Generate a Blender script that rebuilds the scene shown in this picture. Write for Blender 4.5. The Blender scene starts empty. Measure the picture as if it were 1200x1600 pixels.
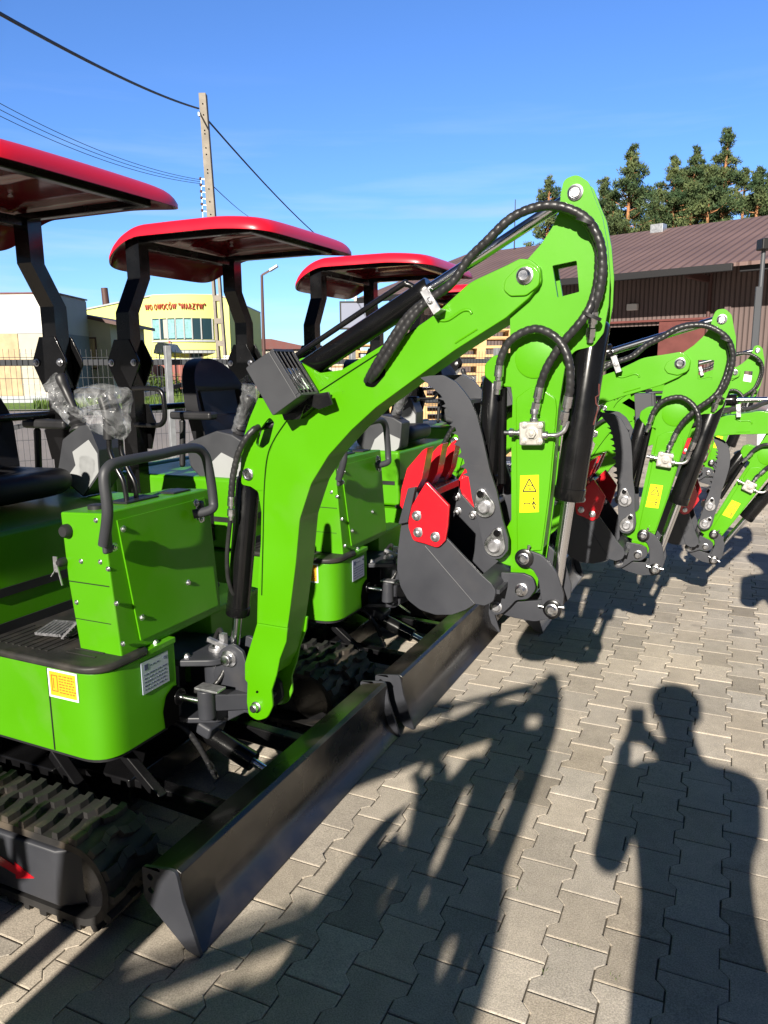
import bpy, math, random
import numpy as np
from math import sin, cos, tan, pi, radians, degrees, atan, atan2, sqrt, hypot
from mathutils import Vector, Matrix
from mathutils.geometry import tessellate_polygon
random.seed(7); np.random.seed(7)
S = bpy.context.scene
COL = S.collection

# ------------------------------------------------------------------ camera
CAM_H = 1.55; FPX = 1180.0
PITCH = atan((800-575)/FPX); YAW = atan((1150-600)/(FPX/cos(PITCH))); ROLL = radians(0.5)
Fw = Vector((-sin(YAW)*cos(PITCH), cos(YAW)*cos(PITCH), -sin(PITCH)))
R0 = Vector((cos(YAW), sin(YAW), 0)); U0 = R0.cross(Fw)
Rt = R0*cos(ROLL)-U0*sin(ROLL); Up = U0*cos(ROLL)+R0*sin(ROLL)
cam_d = bpy.data.cameras.new("camera"); cam = bpy.data.objects.new("camera", cam_d); COL.objects.link(cam)
cam.matrix_world = Matrix((( Rt.x, Up.x, -Fw.x, 0), (Rt.y, Up.y, -Fw.y, 0), (Rt.z, Up.z, -Fw.z, CAM_H), (0,0,0,1)))
cam_d.sensor_fit = 'HORIZONTAL'; cam_d.sensor_width = 36; cam_d.lens = 36*FPX/1200
cam_d.clip_start = 0.02; cam_d.clip_end = 3000
S.camera = cam
# ------------------------------------------------------------------ light
SUN_EL = radians(24.5); SUN_AZ = radians(5.1)          # sun stands behind the photographer
sun_dir = Vector((sin(SUN_AZ)*cos(SUN_EL), -cos(SUN_AZ)*cos(SUN_EL), sin(SUN_EL)))
w = bpy.data.worlds.new("World"); S.world = w; w.use_nodes = True
wn = w.node_tree.nodes; wl = w.node_tree.links; wn.clear()
wo = wn.new('ShaderNodeOutputWorld'); bg = wn.new('ShaderNodeBackground'); sk = wn.new('ShaderNodeTexSky')
sk.sky_type = 'NISHITA'; sk.sun_disc = False; sk.sun_elevation = SUN_EL; sk.sun_rotation = radians(180)-SUN_AZ
sk.air_density = 1.0; sk.dust_density = 0.25; sk.ozone_density = 3.0; sk.altitude = 100
bg.inputs[1].default_value = 0.075
# thin cirrus streaks low in the sky
tc = wn.new('ShaderNodeTexCoord'); mp = wn.new('ShaderNodeMapping'); mp.inputs['Scale'].default_value = (1.3, 1.3, 14)
nz = wn.new('ShaderNodeTexNoise'); nz.inputs['Scale'].default_value = 2.2; nz.inputs['Detail'].default_value = 5; nz.inputs['Roughness'].default_value = 0.55
rp = wn.new('ShaderNodeValToRGB'); rp.color_ramp.elements[0].position = 0.50; rp.color_ramp.elements[1].position = 0.78
rp.color_ramp.elements[1].color = (0.42,0.42,0.42,1)
sx = wn.new('ShaderNodeSeparateXYZ'); el = wn.new('ShaderNodeMapRange'); el.inputs[1].default_value = 0.34; el.inputs[2].default_value = 0.10
mu = wn.new('ShaderNodeMath'); mu.operation = 'MULTIPLY'
mx = wn.new('ShaderNodeMixRGB'); mx.inputs[2].default_value = (6.4,7.4,8.6,1)
tn = wn.new('ShaderNodeMixRGB'); tn.blend_type = 'MULTIPLY'; tn.inputs[0].default_value = 1
tg = wn.new('ShaderNodeValToRGB'); tg.color_ramp.elements[0].position = 0.40; tg.color_ramp.elements[0].color = (.12,.13,.17,1)
tg.color_ramp.elements[1].position = 0.62; tg.color_ramp.elements[1].color = (.70,1.0,1.50,1)
bm = wn.new('ShaderNodeMath'); bm.operation='SUBTRACT'; bm.inputs[1].default_value=.190
bd_ = wn.new('ShaderNodeMath'); bd_.operation='DIVIDE'; bd_.inputs[1].default_value=.011
bq = wn.new('ShaderNodeMath'); bq.operation='MULTIPLY'
be = wn.new('ShaderNodeMath'); be.operation='SUBTRACT'; be.inputs[0].default_value=1; be.use_clamp=True
bf = wn.new('ShaderNodeMath'); bf.operation='MULTIPLY'
bn = wn.new('ShaderNodeTexNoise'); bn.inputs['Scale'].default_value=3.0; bn.inputs['Detail'].default_value=4
bp_ = wn.new('ShaderNodeMapping'); bp_.inputs['Scale'].default_value=(1,1,5)
br_ = wn.new('ShaderNodeMapRange'); br_.inputs[1].default_value=.42; br_.inputs[2].default_value=.62; br_.inputs[3].default_value=.02; br_.inputs[4].default_value=.78
bx_ = wn.new('ShaderNodeMixRGB'); bx_.inputs[2].default_value=(4.4,5.6,7.2,1)
for a,b in ((sx.outputs[2],bm.inputs[0]),(bm.outputs[0],bd_.inputs[0]),(bd_.outputs[0],bq.inputs[0]),(bd_.outputs[0],bq.inputs[1]),(bq.outputs[0],be.inputs[1]),
            (tc.outputs['Generated'],bp_.inputs[0]),(bp_.outputs[0],bn.inputs['Vector']),(bn.outputs[0],br_.inputs[0]),(br_.outputs[0],bf.inputs[0]),(be.outputs[0],bf.inputs[1]),(bf.outputs[0],bx_.inputs[0])): wl.new(a,b)
for a,b in ((tc.outputs['Generated'],mp.inputs[0]),(mp.outputs[0],nz.inputs['Vector']),(nz.outputs[0],rp.inputs[0]),(tc.outputs['Generated'],sx.inputs[0]),
            (sx.outputs[2],el.inputs[0]),(rp.outputs[0],mu.inputs[0]),(el.outputs[0],mu.inputs[1]),(mu.outputs[0],mx.inputs[0]),
            (sk.outputs[0],tn.inputs[1]),(tg.outputs[0],tn.inputs[2]),(tn.outputs[0],mx.inputs[1]),(mx.outputs[0],bx_.inputs[1]),(bx_.outputs[0],bg.inputs[0]),(sx.outputs[1],tg.inputs[0]),(bg.outputs[0],wo.inputs[0])): wl.new(a,b)
sd = bpy.data.lights.new("sun",'SUN'); sd.energy = 5.0; sd.angle = radians(0.55); sd.color = (1.0,0.93,0.82)
so = bpy.data.objects.new("sun", sd); COL.objects.link(so); so.rotation_euler = sun_dir.to_track_quat('Z','Y').to_euler(); so.location = (0,-5,20)
S.view_settings.view_transform = 'Standard'; S.view_settings.look = 'None'; S.view_settings.gamma = 1
S.view_settings.exposure = 0.85
S.render.film_transparent = False

# ------------------------------------------------------------------ materials
def lin(c): return tuple((x/255/12.92 if x <= 10 else ((x/255+0.055)/1.055)**2.4) for x in c)
MATS = {}
def mat(name, col, rough=0.5, metal=0.0, coat=0.0, spec=0.5, noise=None, bump=None, dust=None, emit=None, alpha=None, trans=None):
    """noise=(scale,amount) value mottling; bump=(scale,strength,dist); dust=(colour,scale,lo,hi,amount)"""
    m = bpy.data.materials.new(name); m.use_nodes = True; n = m.node_tree.nodes; l = m.node_tree.links
    b = n['Principled BSDF']; b.inputs['Roughness'].default_value = rough; b.inputs['Metallic'].default_value = metal
    b.inputs['Specular IOR Level'].default_value = spec
    b.inputs['Coat Weight'].default_value = coat; b.inputs['Coat Roughness'].default_value = 0.08
    b.inputs['Base Color'].default_value = (*col,1)
    tcn = n.new('ShaderNodeTexCoord'); cur = None
    def tex(sc, det=5):
        t = n.new('ShaderNodeTexNoise'); t.inputs['Scale'].default_value = sc; t.inputs['Detail'].default_value = det
        l.new(tcn.outputs['Object'], t.inputs['Vector']); return t
    if noise:
        t = tex(noise[0]); r = n.new('ShaderNodeMapRange'); r.inputs[1].default_value=.3; r.inputs[2].default_value=.7
        r.inputs[3].default_value = 1-noise[1]; r.inputs[4].default_value = 1+noise[1]; l.new(t.outputs[0], r.inputs[0])
        v = n.new('ShaderNodeVectorMath'); v.operation='SCALE'; v.inputs[0].default_value = col; l.new(r.outputs[0], v.inputs['Scale']); cur = v.outputs[0]
        rr = n.new('ShaderNodeMapRange'); rr.inputs[1].default_value=.3; rr.inputs[2].default_value=.7; rr.inputs[3].default_value=max(.03,rough-.08); rr.inputs[4].default_value=min(1,rough+.1)
        l.new(t.outputs[0], rr.inputs[0]); l.new(rr.outputs[0], b.inputs['Roughness'])
    if dust:
        t = tex(dust[1],8); r = n.new('ShaderNodeMapRange'); r.inputs[1].default_value=dust[2]; r.inputs[2].default_value=dust[3]; r.inputs[3].default_value=0; r.inputs[4].default_value=dust[4]; r.clamp=True
        l.new(t.outputs[0], r.inputs[0]); x = n.new('ShaderNodeMixRGB'); l.new(r.outputs[0], x.inputs[0])
        if cur: l.new(cur, x.inputs[1])
        else: x.inputs[1].default_value = (*col,1)
        x.inputs[2].default_value = (*dust[0],1); cur = x.outputs[0]
    if name in ('blade_black','gray_paint','black_gloss','black_paint'):
        mpn=n.new('ShaderNodeMapping');mpn.inputs['Scale'].default_value=(3,40,40) if name!='blade_black' else (30,2.0,60);mpn.inputs['Rotation'].default_value=(.3,.5,.2)
        l.new(tcn.outputs['Object'],mpn.inputs[0]);ts=n.new('ShaderNodeTexNoise');ts.inputs['Scale'].default_value=2.0;ts.inputs['Detail'].default_value=6;ts.inputs['Roughness'].default_value=.75;l.new(mpn.outputs[0],ts.inputs['Vector'])
        rs=n.new('ShaderNodeMapRange');rs.inputs[1].default_value=.66;rs.inputs[2].default_value=.74;rs.inputs[3].default_value=0;rs.inputs[4].default_value=.32 if name=='blade_black' else .14;rs.clamp=True;l.new(ts.outputs[0],rs.inputs[0])
        xs=n.new('ShaderNodeMixRGB');l.new(rs.outputs[0],xs.inputs[0]);l.new(cur,xs.inputs[1]);xs.inputs[2].default_value=(.24,.22,.20,1);cur=xs.outputs[0]
    if cur: l.new(cur, b.inputs['Base Color'])
    if bump:
        t = tex(bump[0]); bp = n.new('ShaderNodeBump'); bp.inputs['Strength'].default_value = bump[1]; bp.inputs['Distance'].default_value = bump[2]
        l.new(t.outputs[0], bp.inputs['Height']); l.new(bp.outputs[0], b.inputs['Normal'])
    if emit: b.inputs['Emission Color'].default_value=(*emit[0],1); b.inputs['Emission Strength'].default_value=emit[1]
    if alpha is not None: b.inputs['Alpha'].default_value = alpha
    if trans is not None: b.inputs['Transmission Weight'].default_value = trans; b.inputs['IOR'].default_value = 1.25
    MATS[name] = m; return m
DUST=(0.30,0.25,0.19)
mat('green_paint', (0.072,0.305,0.001), .34, coat=.12, spec=.32, noise=(3,.05), bump=(60,.12,.001), dust=(DUST,5,.60,.85,.10))
mat('green_shell', (0.066,0.285,0.001), .42, coat=.05, spec=.32, noise=(3,.05), bump=(90,.12,.001), dust=(DUST,4,.55,.8,.14))
mat('red_paint', (0.62,0.012,0.022), .25, coat=.5, noise=(4,.06))
mat('red_plastic', (0.66,0.010,0.030), .36, coat=.12, noise=(2,.05), bump=(5,.10,.01))
mat('red_underside_shade', (0.16,0.008,0.014), .16, coat=.3, noise=(3,.1), bump=(7,.15,.01))  # darker copy of the roof red, with the underside's shade painted in
mat('seam_shade', (0.008,0.035,0.002), .6, spec=.1)  # paint green darkened to the shade of the boom's grooves
mat('gray_paint', (0.036,0.038,0.046), .42, noise=(6,.10), bump=(70,.06,.001), dust=(DUST,7,.60,.9,.08))
mat('graphite_plastic', (0.036,0.038,0.044), .5, noise=(8,.08), bump=(160,.08,.0006))
mat('black_paint', (0.007,0.007,0.008), .26, coat=.15, noise=(7,.15), bump=(20,.04,.001), dust=(DUST,8,.62,.95,.06))
mat('black_gloss', (0.005,0.005,0.0055), .20, coat=.15, spec=.35, noise=(12,.15), dust=(DUST,11,.66,.95,.05))
mat('blade_black', (0.016,0.014,0.013), .30, coat=.15, noise=(5,.3), bump=(9,.12,.004), dust=((.16,.13,.10),5,.48,.8,.30))
mat('black_plastic', (0.018,0.018,0.020), .45, noise=(9,.12), bump=(120,.1,.0006))
mat('seat_vinyl', (0.010,0.010,0.012), .50, spec=.35, noise=(6,.12), bump=(220,.15,.0006))
mat('rubber_mat', (0.020,0.019,0.018), .55, noise=(14,.2), dust=(DUST,10,.5,.85,.14), bump=(60,.15,.001))
mat('track_rubber', (0.016,0.015,0.015), .68, noise=(10,.2), dust=((.22,.17,.12),6,.50,.70,.45), bump=(50,.3,.002))
mat('hose_rubber', (0.022,0.022,0.023), .38, noise=(30,.2))
mat('chrome', (0.82,0.82,0.84), .17, metal=1)
mat('zinc', (0.62,0.62,0.64), .28, metal=1, noise=(40,.15))
mat('zinc_matte', (0.42,0.42,0.44), .42, metal=.8, noise=(60,.15))
mat('cast_silver', (0.40,0.385,0.35), .45, metal=.35, noise=(50,.15), bump=(90,.2,.001))
mat('label_yellow', (0.80,0.72,0.0), .4)
mat('label_orange', (0.75,0.40,0.02), .45)
mat('label_white', (0.80,0.80,0.80), .4)
mat('label_silver', (0.42,0.46,0.58), .35, metal=.2)
mat('ink', (0.01,0.01,0.01), .5)
mat('ink_blue', (0.05,0.06,0.14), .5)
mat('ink_red', (0.42,0.05,0.02), .5)
mat('light_gray_panel', (0.30,0.31,0.315), .45, noise=(5,.04))
mat('lens_glass', (0.7,0.75,0.78), .08, metal=.85, bump=(60,.5,.004))
mat('concrete', (0.27,0.24,0.20), .85, noise=(8,.2), bump=(30,.5,.01), dust=((.12,.11,.10),4,.5,.75,.5))
mat('galvanised', (0.42,0.44,0.47), .42, metal=.6, noise=(12,.12))
mat('fence_gray', (0.085,0.09,0.10), .5, metal=.2)
mat('cable_black', (0.01,0.01,0.012), .6)
mat('skin', (0.50,0.28,0.19), .5)
mat('jacket', (0.03,0.04,0.08), .8, noise=(20,.2))
mat('hair', (0.03,0.02,0.012), .7)
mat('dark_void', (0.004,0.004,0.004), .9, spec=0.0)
mat('white_wall', (0.74,0.73,0.70), .8, noise=(1.2,.06))
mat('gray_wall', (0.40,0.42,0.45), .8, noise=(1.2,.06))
mat('slate_side_shade', (0.19,0.22,0.26), .8, noise=(2,.05))  # colour carries the shade of the building's side face
mat('beige_wall', (0.52,0.48,0.38), .85, noise=(1.5,.08))
mat('timber_clad', (0.50,0.36,0.22), .8, noise=(2.5,.2))
mat('yellow_render', (0.76,0.78,0.24), .85, noise=(.6,.05))
mat('brown_trim', (0.085,0.040,0.035), .6)
mat('rust_red', (0.13,0.035,0.030), .6, noise=(3,.15))
mat('container_blue', (0.045,0.07,0.13), .6)
mat('asphalt', (0.26,0.235,0.225), .85, noise=(.6,.12), bump=(60,.5,.01))
mat('kerbstone', (0.30,0.29,0.28), .85, noise=(2,.1))
mat('grass', (0.10,0.20,0.025), .8, noise=(1.3,.35), bump=(9,1,.08))
mat('pallet_wood', (0.60,0.40,0.19), .8, noise=(6,.18))
mat('pine_bark', (0.36,0.17,0.075), .85, noise=(5,.3), bump=(12,.6,.03))
mat('glass_blue', (0.03,0.07,0.09), .06, metal=.25, coat=.5)
mat('white_paint', (0.75,0.76,0.78), .25, coat=.6)
mat('panel_bluegray', (0.20,0.22,0.30), .5)
mat('phone_black', (0.01,0.01,0.01), .2)
mat('gold_rust', (0.45,0.25,0.05), .4, metal=.5)
mat('phone_glass', (0.01,0.01,0.012), .1)

def leaf_mat(name, c1, c2):
    m = bpy.data.materials.new(name); m.use_nodes=True; n=m.node_tree.nodes; l=m.node_tree.links; b=n['Principled BSDF']
    b.inputs['Roughness'].default_value=.75; b.inputs['Specular IOR Level'].default_value=.25
    tcn=n.new('ShaderNodeTexCoord'); t=n.new('ShaderNodeTexNoise'); t.inputs['Scale'].default_value=.55; t.inputs['Detail'].default_value=4
    r=n.new('ShaderNodeValToRGB'); r.color_ramp.elements[0].position=.38; r.color_ramp.elements[1].position=.64
    r.color_ramp.elements[0].color=(*c1,1); r.color_ramp.elements[1].color=(*c2,1)
    l.new(tcn.outputs['Object'],t.inputs['Vector']); l.new(t.outputs[0],r.inputs[0]); l.new(r.outputs[0],b.inputs['Base Color']); MATS[name]=m
leaf_mat('pine_needles',(0.036,0.070,0.030),(0.125,0.155,0.058))
leaf_mat('leaf_green',(0.05,0.10,0.02),(0.14,0.20,0.04))

def clear_film():      # crumpled transparent plastic bag
    m = bpy.data.materials.new('clear_film'); m.use_nodes=True; n=m.node_tree.nodes; l=m.node_tree.links; n.clear()
    o=n.new('ShaderNodeOutputMaterial'); mixs=n.new('ShaderNodeMixShader'); tr=n.new('ShaderNodeBsdfTransparent'); g=n.new('ShaderNodeBsdfPrincipled')
    g.inputs['Base Color'].default_value=(.75,.77,.80,1); g.inputs['Roughness'].default_value=.12; g.inputs['Specular IOR Level'].default_value=.8
    tcn=n.new('ShaderNodeTexCoord'); t=n.new('ShaderNodeTexNoise'); t.inputs['Scale'].default_value=9; t.inputs['Detail'].default_value=2; t.inputs['Distortion'].default_value=2.2
    bp=n.new('ShaderNodeBump'); bp.inputs['Strength'].default_value=.6; bp.inputs['Distance'].default_value=.02
    r=n.new('ShaderNodeMapRange'); r.inputs[1].default_value=.35; r.inputs[2].default_value=.7; r.inputs[3].default_value=.01; r.inputs[4].default_value=.20
    l.new(tcn.outputs['Object'],t.inputs['Vector']); l.new(t.outputs[0],bp.inputs['Height']); l.new(bp.outputs[0],g.inputs['Normal']); l.new(t.outputs[0],r.inputs[0])
    l.new(r.outputs[0],mixs.inputs[0]); l.new(tr.outputs[0],mixs.inputs[1]); l.new(g.outputs[0],mixs.inputs[2]); l.new(mixs.outputs[0],o.inputs[0]); MATS['clear_film']=m
clear_film()

def paver_mat():
    m=bpy.data.materials.new('paver_concrete'); m.use_nodes=True; n=m.node_tree.nodes; l=m.node_tree.links; b=n['Principled BSDF']
    b.inputs['Roughness'].default_value=.82; b.inputs['Specular IOR Level'].default_value=.35
    at=n.new('ShaderNodeAttribute'); at.attribute_name='tone'; tcn=n.new('ShaderNodeTexCoord')
    t1=n.new('ShaderNodeTexNoise'); t1.inputs['Scale'].default_value=1.6; t1.inputs['Detail'].default_value=7
    t2=n.new('ShaderNodeTexNoise'); t2.inputs['Scale'].default_value=240; t2.inputs['Detail'].default_value=3
    t3=n.new('ShaderNodeTexNoise'); t3.inputs['Scale'].default_value=14; t3.inputs['Detail'].default_value=8; t3.inputs['Roughness'].default_value=.7
    for t in (t1,t2,t3): l.new(tcn.outputs['Object'],t.inputs['Vector'])
    def mr(src,a,b2,c,d):
        r=n.new('ShaderNodeMapRange'); r.inputs[1].default_value=a; r.inputs[2].default_value=b2; r.inputs[3].default_value=c; r.inputs[4].default_value=d; l.new(src,r.inputs[0]); return r.outputs[0]
    def mth(op,a,b2):
        x=n.new('ShaderNodeMath'); x.operation=op; l.new(a,x.inputs[0]); l.new(b2,x.inputs[1]); return x.outputs[0]
    f=mth('MULTIPLY',mth('MULTIPLY',mr(t1.outputs[0],.3,.7,.86,1.10),mr(t2.outputs[0],.30,.70,.70,1.3)),mr(t3.outputs[0],.3,.72,1.10,.84))
    v=n.new('ShaderNodeVectorMath'); v.operation='SCALE'; l.new(at.outputs['Color'],v.inputs[0]); l.new(f,v.inputs['Scale'])
    vo=n.new('ShaderNodeTexNoise'); vo.inputs['Scale'].default_value=3.3; vo.inputs['Detail'].default_value=3; l.new(tcn.outputs['Object'],vo.inputs['Vector'])
    x=n.new('ShaderNodeMixRGB'); l.new(mr(vo.outputs[0],.66,.78,0,.55),x.inputs[0]); l.new(v.outputs[0],x.inputs[1]); x.inputs[2].default_value=(.10,.09,.08,1)
    l.new(x.outputs[0],b.inputs['Base Color'])
    bp=n.new('ShaderNodeBump'); bp.inputs['Strength'].default_value=.35; bp.inputs['Distance'].default_value=.002; l.new(mth('ADD',t2.outputs[0],t3.outputs[0]),bp.inputs['Height']); l.new(bp.outputs[0],b.inputs['Normal'])
    MATS['paver_concrete']=m
paver_mat()
def stripes_mat(name,c1,c2,scale,axis=0,rough=.5,bumpd=.02):
    m=bpy.data.materials.new(name); m.use_nodes=True; n=m.node_tree.nodes; l=m.node_tree.links; b=n['Principled BSDF']; b.inputs['Roughness'].default_value=rough
    tcn=n.new('ShaderNodeTexCoord'); s=n.new('ShaderNodeSeparateXYZ'); l.new(tcn.outputs['Object'],s.inputs[0])
    q=n.new('ShaderNodeMath'); q.operation='MULTIPLY'; l.new(s.outputs[axis],q.inputs[0]); q.inputs[1].default_value=scale*2*pi
    si=n.new('ShaderNodeMath'); si.operation='SINE'; l.new(q.outputs[0],si.inputs[0])
    r=n.new('ShaderNodeMapRange'); r.inputs[1].default_value=-.9; r.inputs[2].default_value=-.3; l.new(si.outputs[0],r.inputs[0])
    t=n.new('ShaderNodeTexNoise'); t.inputs['Scale'].default_value=.5; t.inputs['Detail'].default_value=6; l.new(tcn.outputs['Object'],t.inputs['Vector'])
    x=n.new('ShaderNodeMixRGB'); x.inputs[1].default_value=(*c1,1); x.inputs[2].default_value=(*c2,1); l.new(r.outputs[0],x.inputs[0])
    k=n.new('ShaderNodeMapRange'); k.inputs[1].default_value=.3;k.inputs[2].default_value=.7;k.inputs[3].default_value=.85;k.inputs[4].default_value=1.12; l.new(t.outputs[0],k.inputs[0])
    v=n.new('ShaderNodeVectorMath'); v.operation='SCALE'; l.new(x.outputs[0],v.inputs[0]); l.new(k.outputs[0],v.inputs['Scale']); l.new(v.outputs[0],b.inputs['Base Color'])
    bp=n.new('ShaderNodeBump'); bp.inputs['Strength'].default_value=1; bp.inputs['Distance'].default_value=bumpd; l.new(r.outputs[0],bp.inputs['Height']); l.new(bp.outputs[0],b.inputs['Normal']); MATS[name]=m
stripes_mat('brown_corrugated',(0.070,0.048,0.044),(0.150,0.108,0.100),5.5)
stripes_mat('brown_roof',(0.10,0.060,0.052),(0.17,0.108,0.096),2.6,rough=.65)
stripes_mat('red_corrugated',(0.13,0.03,0.025),(0.28,0.075,0.055),2.2)

# ------------------------------------------------------------------ mesh helpers
class MB:
    def __init__(s): s.v=[]; s.f=[]
    def add(s, vs, fs):
        o=len(s.v); s.v.extend([tuple(p) for p in vs]); s.f.extend([tuple(i+o for i in f) for f in fs]); return s
    def box(s, x0,x1,y0,y1,z0,z1):
        return s.add([(x0,y0,z0),(x1,y0,z0),(x1,y1,z0),(x0,y1,z0),(x0,y0,z1),(x1,y0,z1),(x1,y1,z1),(x0,y1,z1)],
            [(0,3,2,1),(4,5,6,7),(0,1,5,4),(1,2,6,5),(2,3,7,6),(3,0,4,7)])
    def obox(s, c, ax, ay, az):      # centre and three half-axis vectors
        c=Vector(c);ax=Vector(ax);ay=Vector(ay);az=Vector(az)
        P=[c+ax*i+ay*j+az*k for k in(-1,1) for i,j in((-1,-1),(1,-1),(1,1),(-1,1))]
        return s.add(P,[(0,3,2,1),(4,5,6,7),(0,1,5,4),(1,2,6,5),(2,3,7,6),(3,0,4,7)])
    def bar(s, a, b, w, h=None, up=(0,0,1)):
        a=Vector(a);b=Vector(b);h=h or w;d=(b-a);n=d.normalized();u=Vector(up)
        if abs(n.dot(u))>.95:u=Vector((0,1,0))
        r=n.cross(u).normalized();u=r.cross(n)
        return s.obox((a+b)/2,d/2,r*w/2,u*h/2)
    def prism(s, pts, y0, y1, holes=()):      # pts (x,z) extruded along y
        loops=[list(pts)]+[list(h) for h in holes]
        def area(p): return sum(p[i][0]*p[(i+1)%len(p)][1]-p[(i+1)%len(p)][0]*p[i][1] for i in range(len(p)))
        loops=[l if (area(l)>0)==(k==0) else l[::-1] for k,l in enumerate(loops)]
        vs=[];idx=[]
        for l in loops:
            st=len(vs);vs+=[(p[0],y0,p[1]) for p in l];idx.append((st,len(l)))
        n=len(vs);vs+=[(v[0],y1,v[2]) for v in vs[:n]];fs=[]
        if holes:
            for t in tessellate_polygon([[Vector((p[0],p[1],0)) for p in l] for l in loops]):
                a,b,c=[vs[i] for i in t]
                ar=(b[0]-a[0])*(c[2]-a[2])-(c[0]-a[0])*(b[2]-a[2])
                t=tuple(t) if ar>0 else tuple(t[::-1])
                fs.append(t);fs.append(tuple(i+n for i in t[::-1]))
        else:
            fs.append(tuple(range(n)));fs.append(tuple(range(2*n-1,n-1,-1)))
        for st,ln in idx:
            for i in range(ln):
                a=st+i;b=st+(i+1)%ln;fs.append((a,a+n,b+n,b))
        return s.add(vs,fs)
    def cyl(s, a, b, r, r2=None, n=20, caps=True):
        a=Vector(a);b=Vector(b);r2=r if r2 is None else r2;d=(b-a).normalized()
        u=Vector((0,0,1)) if abs(d.z)<.9 else Vector((1,0,0));e=d.cross(u).normalized();g=d.cross(e)
        vs=[a+(e*cos(t)+g*sin(t))*r for t in [2*pi*i/n for i in range(n)]]+[b+(e*cos(t)+g*sin(t))*r2 for t in [2*pi*i/n for i in range(n)]]
        fs=[(i,(i+1)%n,n+(i+1)%n,n+i) for i in range(n)]
        if caps: fs+=[tuple(range(n-1,-1,-1)),tuple(range(n,2*n))]
        return s.add(vs,fs)
    def tube(s, pts, r, n=10, spiral=None, caps=True):
        P=[Vector(p) for p in pts];N=len(P);T=[(P[min(i+1,N-1)]-P[max(i-1,0)]).normalized() for i in range(N)]
        u=Vector((0,0,1)) if abs(T[0].z)<.9 else Vector((1,0,0));e=T[0].cross(u).normalized();vs=[];L=0
        for i in range(N):
            if i: L+=(P[i]-P[i-1]).length
            e=(e-T[i]*e.dot(T[i])).normalized();g=T[i].cross(e);rr=r[i] if isinstance(r,(list,tuple)) else r
            for k in range(n):
                t=2*pi*k/n;q=rr
                if spiral:
                    ph=(L/spiral+k/n)%1.0;q=rr*(1.05 if ph<.72 else .94)
                vs.append(P[i]+(e*cos(t)+g*sin(t))*q)
        fs=[(i*n+k,i*n+(k+1)%n,(i+1)*n+(k+1)%n,(i+1)*n+k) for i in range(N-1) for k in range(n)]
        if caps: fs+=[tuple(range(n-1,-1,-1)),tuple((N-1)*n+k for k in range(n))]
        return s.add(vs,fs)
    def lathe(s, c, axis, prof, n=20):      # prof [(dist along axis, radius)]
        c=Vector(c);d=Vector(axis).normalized();u=Vector((0,0,1)) if abs(d.z)<.9 else Vector((1,0,0));e=d.cross(u).normalized();g=d.cross(e);vs=[]
        for h,r in prof: vs+=[c+d*h+(e*cos(2*pi*k/n)+g*sin(2*pi*k/n))*r for k in range(n)]
        m=len(prof);fs=[(i*n+k,i*n+(k+1)%n,(i+1)*n+(k+1)%n,(i+1)*n+k) for i in range(m-1) for k in range(n)]
        fs+=[tuple(range(n-1,-1,-1)),tuple((m-1)*n+k for k in range(n))]
        return s.add(vs,fs)
    def grid(s, fn, nu, nv):
        vs=[fn(i/nu,j/nv) for i in range(nu+1) for j in range(nv+1)]
        return s.add(vs,[(i*(nv+1)+j,(i+1)*(nv+1)+j,(i+1)*(nv+1)+j+1,i*(nv+1)+j+1) for i in range(nu) for j in range(nv)])
    def shift(s,dx,dy,dz): s.v=[(a+dx,b+dy,c+dz) for a,b,c in s.v]; return s
    def mesh(s, name, m, smooth=35):
        me=bpy.data.meshes.new(name);me.from_pydata([tuple(v) for v in s.v],[],s.f);me.materials.append(MATS[m] if isinstance(m,str) else m)
        if smooth:
            me.shade_smooth();me.set_sharp_from_angle(angle=radians(smooth))
        me.update();return me
def crom(pts, n=8, closed=False):
    P=[Vector(p) for p in pts];o=[];N=len(P)
    for i in range(N if closed else N-1):
        a,b,c,d=(P[(i-1)%N],P[i],P[(i+1)%N],P[(i+2)%N]) if closed else (P[max(i-1,0)],P[i],P[i+1],P[min(i+2,N-1)])
        for k in range(n):
            t=k/n;o.append(.5*((2*b)+(c-a)*t+(2*a-5*b+4*c-d)*t*t+(3*b-a-3*c+d)*t**3))
    if not closed:o.append(P[-1])
    return o
def resample(pts, step):
    P=[Vector(p) for p in pts];o=[P[0]];acc=0
    for a,b in zip(P,P[1:]):
        L=(b-a).length
        if L<1e-9: continue
        t=step-acc
        while t<L: o.append(a+(b-a)*t/L);t+=step
        acc=(acc+L)%step
    if (o[-1]-P[-1]).length>step*.3:o.append(P[-1])
    return o
def fil(pts, seg=5):       # corner fillets; a point may carry its own radius
    N=len(pts);o=[]
    for i in range(N):
        p=pts[i];r=p[2] if len(p)>2 else 0;P=Vector(p[:2])
        if r<=0:o.append(tuple(P));continue
        A=Vector(pts[i-1][:2])-P;B=Vector(pts[(i+1)%N][:2])-P;la,lb=A.length,B.length;A/=la;B/=lb
        an=A.angle(B)/2;d=min(r/max(tan(an),.05),la*.48,lb*.48);p0=P+A*d;p1=P+B*d
        for k in range(seg+1):
            t=k/seg;o.append(tuple(p0*(1-t)**2+P*2*t*(1-t)+p1*t*t))
    return o
def at(px, py, Y):          # the point of the vertical plane at distance Y seen at a spot of the photograph
    d=(px-600)/FPX*Rt-(py-800)/FPX*Up+Fw;t=Y/d.y
    return (t*d.x, CAM_H+t*d.z)
def T(pts, Y, seg=5): return [at(x,y,Y) for x,y in fil(pts,seg)]
def setp(o,label=None,cat=None,group=None,kind=None):
    if label:o['label']=label
    if cat:o['category']=cat
    if group:o['group']=group
    if kind:o['kind']=kind
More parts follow.
